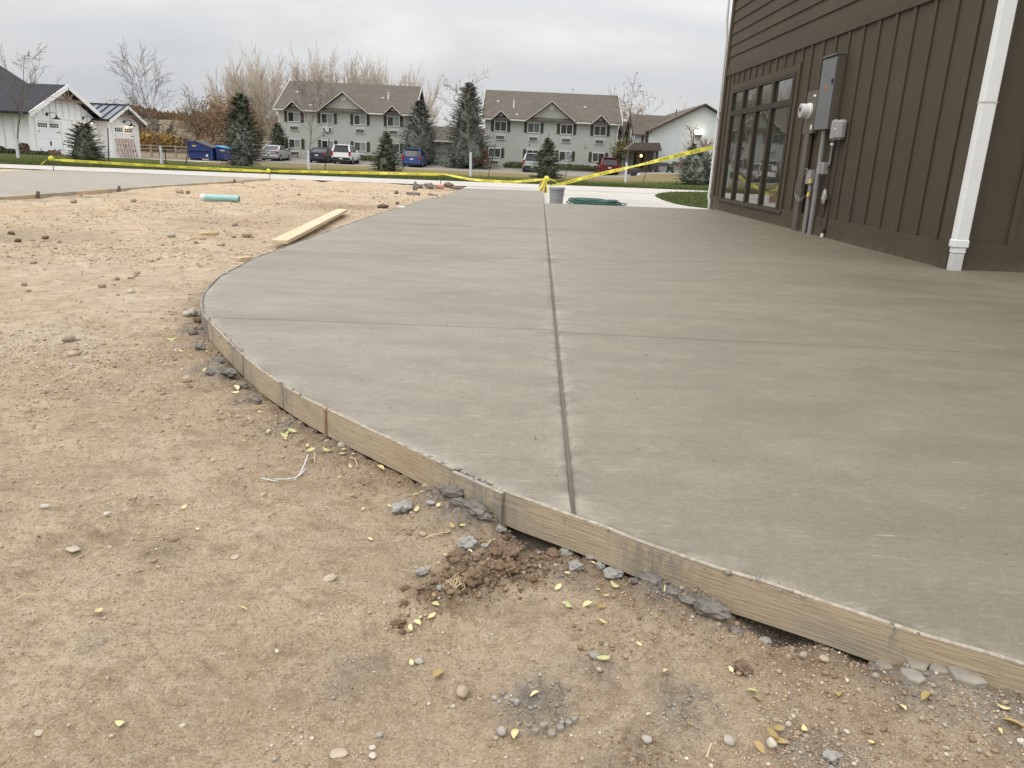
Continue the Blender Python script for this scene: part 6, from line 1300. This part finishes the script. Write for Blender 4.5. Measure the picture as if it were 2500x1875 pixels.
STONES = [('s', -6.551, 15.302, 0.1495),('d', -6.383, 15.296, 0.1101),('s', -5.948, 12.22, 0.0821),('s', -6.594, 11.71, 0.1151),('g', -3.572, 8.077, 0.0802),('s', -3.007, 8.292, 0.0563),('s', -2.9, 8.385, 0.0963),('s', -2.857, 7.528, 0.0789),('b', -5.017, 7.742, 0.0567),('b', -4.597, 7.607, 0.0558),('b', -4.546, 7.102, 0.0522),('p', -3.745, 7.52, 0.0433),('d', -3.142, 7.628, 0.0439),('d', -3.403, 9.445, 0.0688),('d', -2.516, 8.173, 0.064),('s', -2.739, 5.486, 0.0466),('d', -2.758, 5.599, 0.0327),('s', -2.81, 5.728, 0.0394),('d', -2.8, 5.41, 0.0402),('d', -2.745, 5.104, 0.0462),('d', -3.259, 5.094, 0.0353),('s', -2.146, 3.636, 0.0593),('s', -1.988, 3.39, 0.05),('s', -1.867, 4.384, 0.04),('p', -1.84, 4.272, 0.0391),('g', -1.813, 4.301, 0.0555),('b', -1.739, 4.193, 0.0452),('s', -1.348, 3.086, 0.0425),('g', -0.616, 2.463, 0.0208),('g', -0.558, 2.432, 0.037),('s', -0.24, 2.115, 0.0242),('s', -0.213, 1.818, 0.0212),('c', -0.285, 1.958, 0.0553),('c', -0.209, 1.956, 0.0248),('c', -0.094, 1.755, 0.0584),('c', -0.05, 1.759, 0.0206),('c', 0.174, 1.69, 0.0407),('c', 0.213, 1.729, 0.0223),('c', 0.236, 1.703, 0.03),('c', 0.261, 1.66, 0.044),('b', 0.123, 1.739, 0.0336),('c', -0.188, 1.613, 0.0334),('c', -0.14, 1.546, 0.0221),('c', 0.153, 1.766, 0.0412),('b', -0.026, 1.713, 0.0332),('b', 0.016, 1.713, 0.0453),('b', -0.107, 1.66, 0.0441),('b', -0.07, 1.568, 0.0457),('b', 0.017, 1.626, 0.0356),('b', -0.214, 1.497, 0.0161),('b', -0.217, 1.427, 0.0258),('b', -0.203, 1.39, 0.0152),('b', -0.218, 1.547, 0.0166),('c', -0.014, 1.859, 0.0302),('c', -0.029, 1.933, 0.029),('w', -0.083, 1.904, 0.0823),('w', -0.153, 1.988, 0.0683),('w', 0.342, 1.595, 0.0658),('w', 0.378, 1.548, 0.0459),('w', 0.455, 1.484, 0.0708),('w', -1.189, 3.14, 0.0775),('w', -1.29, 3.293, 0.063),('w', -1.631, 3.844, 0.054),('w', -1.496, 3.598, 0.0586),('w', -1.258, 3.148, 0.0794),('w', -1.089, 3.001, 0.0627),('w', -0.978, 2.837, 0.0533),('w', -0.785, 2.591, 0.0404),('w', -0.127, 1.929, 0.0499),('w', -0.054, 1.872, 0.0432),('w', 0.315, 1.618, 0.0343),('w', 0.408, 1.514, 0.0396),('w', 0.497, 1.442, 0.0294),('s', -0.065, 1.214, 0.0301),('g', -0.156, 1.295, 0.0175),('g', 0.009, 1.117, 0.019),('g', -0.197, 1.094, 0.0125),('p', -0.2, 1.051, 0.0134),('p', -0.204, 1.069, 0.0109),('c', 0.189, 1.335, 0.022),('s', 0.216, 1.378, 0.0117),('g', 0.256, 1.1, 0.0174),('g', -0.101, 1.329, 0.0089),('g', -0.006, 1.204, 0.0112),('s', 0.034, 1.186, 0.0096),('p', -0.079, 1.178, 0.0081),('b', 0.481, 1.322, 0.0331),('c', 0.557, 1.434, 0.0285),('c', 0.678, 1.424, 0.0275),('k', 0.755, 1.356, 0.0271),('k', 0.762, 1.336, 0.0365),('k', 0.813, 1.31, 0.055),('k', 0.839, 1.284, 0.0353),('k', 0.876, 1.259, 0.0656),('k', 0.779, 1.261, 0.0502),('k', 0.858, 1.316, 0.0192),('k', 0.936, 1.281, 0.047),('p', 0.472, 1.113, 0.0211),('c', 0.565, 1.087, 0.0309),('g', 0.399, 1.112, 0.0225),('p', 0.892, 1.111, 0.014),('p', 0.616, 1.15, 0.0101),('s', 0.62, 1.378, 0.0201),('s', 0.651, 1.352, 0.0198),('c', 0.742, 1.415, 0.0188),('c', 0.761, 1.413, 0.0171),('e', -0.395, 1.574, 0.0355),('e', -1.014, 1.637, 0.0348),('e', -0.646, 1.666, 0.0246),('p', -1.218, 1.869, 0.0239),('p', -1.028, 1.82, 0.017),('e', -0.257, 1.053, 0.0302),('e', -0.749, 1.055, 0.0195),('g', -0.355, 1.031, 0.0093),('p', -0.434, 1.305, 0.0104),('c', 0.017, 1.208, 0.012),('c', 0.027, 1.192, 0.0104),('c', 0.035, 1.185, 0.0133),('c', 0.003, 1.196, 0.0097),('k', 0.111, 1.13, 0.0155),('k', 0.096, 1.119, 0.0175),('k', 0.126, 1.144, 0.0143),('k', 0.082, 1.133, 0.0142),('k', 0.068, 1.12, 0.0126),('k', 0.137, 1.153, 0.0144),('k', 0.115, 1.148, 0.0129)]
M_ST = {'s': dull('tan_stone', (.37,.30,.22), .85, .22, 14, .3, 60), 'g': dull('grey_stone', (.36,.33,.285), .85, .22, 14, .3, 60), 'd': dull('dark_stone', (.27,.225,.175), .85, .25, 14), 'b': dull('brown_soil_clod', (.175,.120,.076), .97, .35, 30, .8, 90), 'p': dull('pale_stone', (.50,.45,.375), .85, .18, 14, .3, 60), 'e': dull('pale_flat_stone', (.42,.35,.265), .85, .2, 14), 'c': M_CEM, 'w': M_CEMW, 'k': dull('grey_mud_plate', (.265,.24,.20), .92, .25, 14, .5, 70)}
ADJ = {'s': 'rounded tan stone', 'g': 'smooth grey stone', 'd': 'dark brown stone', 'b': 'rough brown soil clod', 'p': 'pale pebble', 'e': 'sunken pale stone', 'c': 'grey concrete chunk', 'w': 'wet grey concrete lump', 'k': 'grey mud plate'}
CAT = {'s': 'stone', 'g': 'stone', 'd': 'stone', 'b': 'clod', 'p': 'stone', 'e': 'stone', 'c': 'concrete chunk', 'w': 'concrete lump', 'k': 'mud plate'}
GRP = {'stone': 'loose stones on the dirt', 'clod': 'brown soil clods by the board', 'concrete chunk': 'grey concrete chunks by the board', 'concrete lump': 'wet concrete lumps along the form board', 'mud plate': 'cracked grey mud plates'}
NAME = {'s': 'stone', 'g': 'stone', 'd': 'stone', 'b': 'soil_clod', 'p': 'pebble', 'e': 'flat_stone', 'c': 'concrete_chunk', 'w': 'concrete_lump', 'k': 'mud_plate'}
items = []
for k_, (ty, x, y, w) in enumerate(STONES):
    r = w/2; sr = random.Random(k_)
    if inpoly(np.array([x]), np.array([y]), DRIVE)[0]: x += .5
    if ty in 'sgdp': o = blob(NAME[ty], x, y, r*1.05, M_ST[ty], k_, (1, sr.uniform(.7,.95), sr.uniform(.5,.8)), .22, 3, 1.1, .30)
    elif ty == 'e': o = blob('flat_stone', x, y, r, M_ST[ty], k_, (1, .75, .22), .22, 3, 1.2, .45)
    elif ty == 'b': o = blob('soil_clod', x, y, r*1.1, M_ST[ty], k_, (1, .8, .55), .5, 4, 2.0, .34, fine=.22)
    elif ty == 'w': o = blob('concrete_lump', x, y, r*1.05, M_ST[ty], k_, (1, .5, .42), .40, 4, 2.0, .35, rz=-.45+sr.uniform(-.3,.3), fine=.14)
    elif ty == 'c': o = blob('concrete_chunk', x, y, r*1.05, M_ST[ty], k_, (1, .75, .46), .5, 4 if r > .015 else 3, 1.6, .32, flat=False, fine=.2)
    else:
        n = sr.randint(5, 7); a0 = sr.uniform(0, 6); m = MB(); z = hz(x, y)+.003; poly = []
        for q in range(n):
            a = a0+q*2*math.pi/n+sr.uniform(-.3,.3); rr2 = r*sr.uniform(.75,1.15); poly.append((rr2*math.cos(a), rr2*math.sin(a)*.95))
        tl = sr.uniform(-.08,.08); th_ = .004+r*.12; n_ = len(poly)
        top = [(px_*.93, py_*.93, th_+tl*px_) for px_, py_ in poly]; bot = [(px_, py_, -th_*1.5+tl*px_) for px_, py_ in poly]; mid_ = [(px_, py_, th_*.7+tl*px_) for px_, py_ in poly]
        m.add(bot+mid_+top, [tuple(range(n_))[::-1]]+[(i_,(i_+1)%n_,n_+(i_+1)%n_,n_+i_) for i_ in range(n_)]+[(n_+i_,n_+(i_+1)%n_,2*n_+(i_+1)%n_,2*n_+i_) for i_ in range(n_)]+[tuple(2*n_+i_ for i_ in range(n_))])
        o = m.build('mud_plate', M_ST['k'], local=True); o.location = (x, y, z)
    cat = CAT[ty]; items.append((o, (sizeword(w, .025, .06)+' ' if ty != 'w' else '')+ADJ[ty], cat, GRP[cat]))
place_labels(items)

LEAVES = [('y', -1.104, 2.977, 0.0454),('y', -1.084, 2.919, 0.0371),('y', -1.082, 3.033, 0.0346),('y', -1.357, 3.35, 0.0337),('y', -1.473, 3.59, 0.0247),('y', -1.45, 3.545, 0.0222),('y', -1.576, 3.57, 0.0268),('y', -1.562, 3.54, 0.0244),('g', -1.7, 3.751, 0.0515),('g', -1.312, 3.18, 0.0321),('o', -1.034, 2.613, 0.0252),('o', -0.945, 2.753, 0.0282),('y', -0.917, 2.694, 0.0207),('g', -0.82, 2.493, 0.029),('g', -0.762, 2.472, 0.0351),('g', -0.744, 2.503, 0.0355),('g', -0.759, 2.505, 0.0291),('y', -0.748, 2.442, 0.0253),('o', -0.694, 2.441, 0.0237),('y', -0.663, 2.392, 0.0186),('g', -0.639, 2.343, 0.0305),('g', -0.587, 2.353, 0.0397),('y', -0.535, 2.327, 0.0242),('y', -0.538, 2.37, 0.02),('y', -0.502, 2.371, 0.0185),('g', -0.671, 2.269, 0.0178),('y', -0.615, 2.272, 0.0222),('y', -0.411, 2.266, 0.0222),('y', -0.39, 2.213, 0.0289),('y', -0.415, 2.187, 0.0143),('y', -0.501, 2.137, 0.014),('g', -0.484, 2.218, 0.0203),('y', -0.918, 2.243, 0.0161),('y', -0.879, 2.414, 0.0141),('y', -1.488, 3.468, 0.0174),('y', -1.824, 3.983, 0.0322),('g', -0.256, 2.02, 0.024),('g', -0.243, 2.035, 0.0175),('y', -0.326, 1.983, 0.0158),('g', -0.243, 1.937, 0.0257),('y', -0.185, 1.943, 0.0206),('y', -0.07, 1.91, 0.028),('o', -0.139, 1.839, 0.0246),('o', -0.146, 1.815, 0.0195),('g', -0.113, 1.846, 0.0222),('y', -0.083, 1.716, 0.0151),('y', -0.145, 1.702, 0.0115),('y', -0.338, 1.764, 0.0178),('y', -0.154, 1.652, 0.0112),('o', -0.15, 1.506, 0.0207),('g', -0.144, 1.484, 0.0205),('y', -0.173, 1.452, 0.0141),('y', -0.148, 1.454, 0.0221),('y', -0.177, 1.43, 0.0248),('y', -0.188, 1.405, 0.0215),('y', 0.127, 1.589, 0.0239),('y', 0.15, 1.636, 0.0178),('g', 0.148, 1.519, 0.0292),('y', 0.19, 1.529, 0.0273),('o', 0.216, 1.521, 0.0313),('y', 0.22, 1.589, 0.0195),('g', 0.258, 1.6, 0.0262),('y', 0.236, 1.565, 0.0171),('y', 0.215, 1.449, 0.0241),('o', 0.332, 1.469, 0.0162),('y', 0.283, 1.376, 0.0144),('y', 0.216, 1.697, 0.0138),('y', -0.169, 1.286, 0.0182),('o', -0.115, 1.255, 0.0321),('y', 0.066, 1.2, 0.0189),('y', 0.032, 1.114, 0.0242),('g', 0.203, 1.319, 0.0297),('y', 0.322, 1.288, 0.0227),('y', 0.27, 1.171, 0.0126),('o', 0.086, 1.135, 0.0148),('o', 0.337, 1.153, 0.0133),('g', 0.482, 1.259, 0.0223),('o', 0.484, 1.238, 0.0211),('y', 0.455, 1.315, 0.0185),('o', 0.643, 1.257, 0.025),('y', 0.732, 1.198, 0.024),('o', 0.775, 1.205, 0.0276),('o', 0.496, 1.151, 0.0249),('o', 0.479, 1.133, 0.0287),('o', 0.489, 1.121, 0.0244),('o', 0.447, 1.1, 0.028),('y', 0.544, 1.156, 0.02),('y', 0.646, 1.124, 0.0147),('y', 0.903, 1.184, 0.0238),('o', 0.892, 1.139, 0.037),('y', 0.866, 1.128, 0.0147),('g', -0.683, 1.999, 0.0172),('y', -0.861, 1.891, 0.0252),('y', -0.784, 1.789, 0.0144),('o', -0.813, 1.721, 0.0232),('y', -0.834, 1.402, 0.0273),('y', -0.547, 1.435, 0.0219),('y', -0.628, 1.08, 0.0213),('o', -0.44, 2.022, 0.0174),('y', -0.392, 1.945, 0.0181)]
def leafmat(name, a, b):
    t = NT(name); c = t.mix(t.rnd(), a, b); c = t.mix(t.ramp(t.noise(90, 4, .6), [(.45, 0), (.75, .5)]), c, tuple(x*.6 for x in a)); return t.done(c, .6, 0, .35)
M_LF = {'y': leafmat('yellow_leaf', (.56,.47,.22), (.68,.60,.34)), 'g': leafmat('green_yellow_leaf', (.40,.40,.16), (.52,.50,.25)), 'o': leafmat('brown_olive_leaf', (.30,.21,.08), (.42,.31,.13))}
def leaf_mesh(mat, curl, cup, seed):
    sr = random.Random(seed); V = []; n = 7; wid = [.02,.17,.235,.25,.22,.14,.015]
    for k in range(n):
        f_ = k/(n-1); xx = f_-.5; lift = curl*(xx*xx*4)*.25; w_ = wid[k]*(1+sr.uniform(-.06,.06))
        V += [(xx, -w_, lift+cup*w_), (xx, 0, lift-.004), (xx, w_, lift+cup*w_)]
    V += [(-.62, .02, curl*.3)]
    Fc = [(k*3+j, (k+1)*3+j, (k+1)*3+j+1, k*3+j+1) for k in range(n-1) for j in range(2)]
    m = MB(); m.add(V, Fc); m.add([(-.5,-.012,curl*.25),(-.66,.03,curl*.32),(-.66,.045,curl*.32),(-.5,.012,curl*.25)], [(0,1,2,3)])
    me = bpy.data.meshes.new('leaf'); me.from_pydata(m.v, [], m.f); me.materials.append(mat); me.polygons.foreach_set('use_smooth', [True]*len(me.polygons)); return me
LMS = {c_: [leaf_mesh(M_LF[c_], sr_, cu, s) for s, (sr_, cu) in enumerate(((.25,.2),(.6,.5),(-.3,.35),(.1,.8),(.45,-.3)))] for c_ in 'ygo'}
def add_leaf(ty, x, y, L, k, sz_=''):
    sr = random.Random(1000+k); o = bpy.data.objects.new('leaf', LMS[ty][sr.randrange(5) if ty != 'o' else sr.choice((1,3,2))]); C.objects.link(o); z = hz(x, y)
    o.location = (x, y, z+.10*L+.004); o.rotation_euler = (sr.uniform(-.35,.35), sr.uniform(-.3,.3), sr.uniform(0, 6.28)); o.scale = (L*.98, L*sr.uniform(.82,1.08), L); return o
items = []
for k, (ty, x, y, L) in enumerate(LEAVES):
    d_ = edge_dist(np.array([x]), np.array([y]))[0]
    if d_ < .02:
        y -= .03
    items.append((add_leaf(ty, x, y, L, k), sizeword(L, .016, .030)+' '+{'y': 'yellow leaf', 'g': 'greenish leaf', 'o': 'brown curled leaf'}[ty], 'leaf', 'fallen leaves on the dirt'))
place_labels(items)

# ------------------------------------------------------------------ gravel and crumbs: uncountable, one mesh each
ico = bmesh.new(); bmesh.ops.create_icosphere(ico, subdivisions=1, radius=1); IV = np.array([v.co[:] for v in ico.verts]); IF = np.array([[v.index for v in f_.verts] for f_ in ico.faces]); ico.free()
def scatter(name, X, Y, S, mat, label, cat, sink=.35, jag=.25, Zf=None):
    n = len(X); V = np.repeat(IV[None], n, 0)*(1+rng.uniform(-jag, jag, (n, len(IV), 1)))
    V *= np.stack([np.ones(n), rng.uniform(.65,1,n), rng.uniform(.45,.85,n)], 1)[:,None,:]*S[:,None,None]
    a = rng.uniform(0, 6.28, n); c_, s_ = np.cos(a)[:,None], np.sin(a)[:,None]; x = V[:,:,0]*c_-V[:,:,1]*s_; y = V[:,:,0]*s_+V[:,:,1]*c_
    Z = dirt(X, Y) if Zf is None else Zf; P = np.stack([x+X[:,None], y+Y[:,None], V[:,:,2]+(Z+S*(.6-sink))[:,None]], 2)
    Fc = (IF[None]+(np.arange(n)*len(IV))[:,None,None]).reshape(-1, 3); tone = np.repeat(rng.uniform(0, 1, n), len(IV))
    o = np_mesh(name, P.reshape(-1,3), Fc, mat, 'stuff', True, None, {'tone': tone}); return tag(o, label, cat)
def tonemat(name, stops, bump=.3):
    t = NT(name); c = t.ramp(t.attr('tone'), stops); c = t.mix(t.ramp(t.noise(120, 3, .6), [(.4, .4), (.6, 0)]), c, (.24,.175,.115)); t.bump(t.noise(160, 3), bump, .002); return t.done(c, .92, 0, .2)
M_GRAV = tonemat('mixed_gravel', [(0, (.30,.215,.14)), (.35, (.42,.31,.21)), (.66, (.50,.39,.28)), (.82, (.36,.315,.26)), (.94, (.60,.52,.42)), (1, (.70,.64,.55))])
M_CRUM = tonemat('soil_crumbs', [(0, (.20,.13,.078)), (.5, (.28,.19,.12)), (.85, (.36,.26,.17)), (1, (.36,.31,.25))]); M_CCR = tonemat('concrete_crumbs', [(0, (.18,.165,.145)), (.6, (.27,.25,.22)), (1, (.42,.40,.36))])
M_CRUM2 = tonemat('damp_soil_crumbs', [(0, (.115,.078,.047)), (.6, (.165,.113,.071)), (1, (.24,.175,.118))], .5)
def cand(n, r0_, r1, half=47):
    r = np.exp(rng.uniform(math.log(r0_), math.log(r1), n)); a = np.radians(rng.uniform(-half, half, n)); X, Y = r*np.sin(a), r*np.cos(a); z, dm, ce_, ck_, d_ = dirt(X, Y, True); ok = z > -.15; return X[ok], Y[ok], dm[ok], ce_[ok], d_[ok], z[ok]
X, Y, dm, ce_, d_, z = cand(52000, .75, 9.0); pt = np.clip(.35+1.9*vnoise(X*1.7+7, Y*1.7, 77)+1.3*vnoise(X*5.5, Y*5.5, 79), .06, 1); k = rng.uniform(0,1,len(X)) < pt
X, Y, z = X[k], Y[k], z[k]; S = (.0010+.0014*rng.exponential(.62, len(X)))*(1+.55*np.hypot(X, Y)**.6*.5); scatter('gravel', X, Y, np.minimum(S, .015), M_GRAV, 'fine gravel and grit scattered over the dry dirt', 'gravel', Zf=z)
X, Y, dm, ce_, d_, z = cand(1500, 5, 24); S = .006+.009*rng.exponential(.7, len(X)); k = np.clip(.4+1.8*vnoise(X*.8, Y*.8, 80), .1, 1) > rng.uniform(0,1,len(X)); scatter('far_gravel', X[k], Y[k], np.minimum(S[k], .05), M_GRAV, 'scattered small stones on the dirt towards the sidewalk', 'gravel', Zf=z[k])
X, Y, dm, ce_, d_, z = cand(90000, .8, 6.0); k = (dm > .22) & (rng.uniform(0,1,len(X)) < dm*.9); X, Y, z = X[k], Y[k], z[k]; S = .0014+.0021*rng.exponential(.6, len(X)); scatter('soil_crumbs', X, Y, np.minimum(S, .011), M_CRUM, 'brown crumbly soil along the form board', 'soil', jag=.3, Zf=z)
X, Y, dm, ce_, d_, z = cand(90000, .8, 6.0); k = (ce_ > .35) & (rng.uniform(0,1,len(X)) < ce_*.55); X, Y, z = X[k], Y[k], z[k]; S = .0013+.0023*rng.exponential(.6, len(X)); scatter('concrete_crumbs', X, Y, np.minimum(S, .012), M_CCR, 'grey concrete crumbs spilled along the form board', 'crumbs', jag=.35, Zf=z)
hx = np.r_[rng.normal(-.05, .065, 1300), rng.normal(.03, .055, 900)]; hy = np.r_[1.61+.75*(hx[:1300]+.05)+rng.normal(0, .036, 1300), 1.70+rng.normal(0, .055, 900)]; hzz = dirt(hx, hy); k = hzz > -.15; S = .0014+.0030*rng.exponential(.7, len(hx)); scatter('heap_crumbs', hx[k], hy[k], np.minimum(S[k], .013), M_CRUM2, 'moist brown soil crumbs of the dug heap by the board', 'soil', jag=.5, sink=.45, Zf=hzz[k])
# sand grains: the tiniest bits, eight faces each
oct_ = np.array([(1,0,0),(-1,0,0),(0,1,0),(0,-1,0),(0,0,1),(0,0,-1)], float); of_ = np.array([(0,2,4),(2,1,4),(1,3,4),(3,0,4),(2,0,5),(1,2,5),(3,1,5),(0,3,5)])
IV, IF = oct_, of_
X, Y, dm, ce_, d_, z = cand(95000, 2.3, 22); pt = np.clip(.34+1.7*vnoise(X*.9, Y*.9, 180)+1.4*vnoise(X*3.5, Y*3.5, 181), .04, 1); k = rng.uniform(0,1,len(X)) < pt; X, Y, z = X[k], Y[k], z[k]
S = (.0035+.0045*rng.exponential(.6, len(X)))*(.55+.10*np.hypot(X, Y)); scatter('dirt_crumbs', X, Y, np.minimum(S, .045), M_GRAV, 'loose crumbs of dry tan dirt across the lot', 'dirt', sink=.45, jag=.3, Zf=z)
X, Y, dm, ce_, d_, z = cand(150000, .8, 4.6, 44); S = (.0006+.0008*rng.exponential(.6, len(X)))*(.7+.3*np.hypot(X, Y)); scatter('sand_grains', X, Y, np.minimum(S, .006), M_GRAV, 'coarse sand grains covering the dry dirt', 'sand', Zf=z)
# crust of cement slurry left on the top edge of the form
ss = rng.uniform(edge_at_y(6.5), ES[-1]-2.2, 5200); wgt = np.clip(.25+2.2*vnoise(ss*2.3, ss*0, 85)+1.6*vnoise(ss*9, ss*0, 86), .05, 1); ss = ss[rng.uniform(0,1,len(ss)) < wgt]
ex_ = np.interp(ss, ES, EX); ey_ = np.interp(ss, ES, EY); X = ex_+rng.normal(-.003, .005, len(ss)); Y = ey_+rng.normal(-.004, .005, len(ss)); S = .0014+.0030*rng.exponential(.6, len(ss))
scatter('slurry_crust', X, Y, np.minimum(S, .011), M_CCR, 'rough grey cement crust along the top of the form board', 'cement', Zf=np.full(len(ss), -.001)-.012*(rng.uniform(0,1,len(ss)) < .25)*rng.uniform(0,1,len(ss)), jag=.3)
ss = rng.uniform(.1, SL, 700); X = np.array([W(a, 0, 0).x for a in ss])-np.abs(rng.normal(.036, .012, len(ss))); Y = np.array([W(a, 0, 0).y for a in ss]); S = .002+.003*rng.exponential(.5, len(ss)); scatter('wall_base_crust', X, Y, np.minimum(S, .009), M_CCR, 'thin rough cement bead along the foot of the brown wall', 'cement', Zf=np.full(len(X), .0))
# a few crumbs left lying on the slab
X = np.r_[rng.uniform(-1.6, 3.5, 500), rng.normal(.19, .06, 40)]; Y = np.r_[rng.uniform(1.6, 7, 500), rng.uniform(2, 6, 40)]; k = (X > XL(Y)+.04); X, Y = X[k], Y[k]; S = .0012+.0018*rng.exponential(.7, len(X)); scatter('slab_specks', X, Y, np.minimum(S, .007), M_CCR, 'dark specks and crumbs on the fresh slab', 'crumbs', Zf=np.full(len(X), .0005))
bpy.context.view_layer.update()
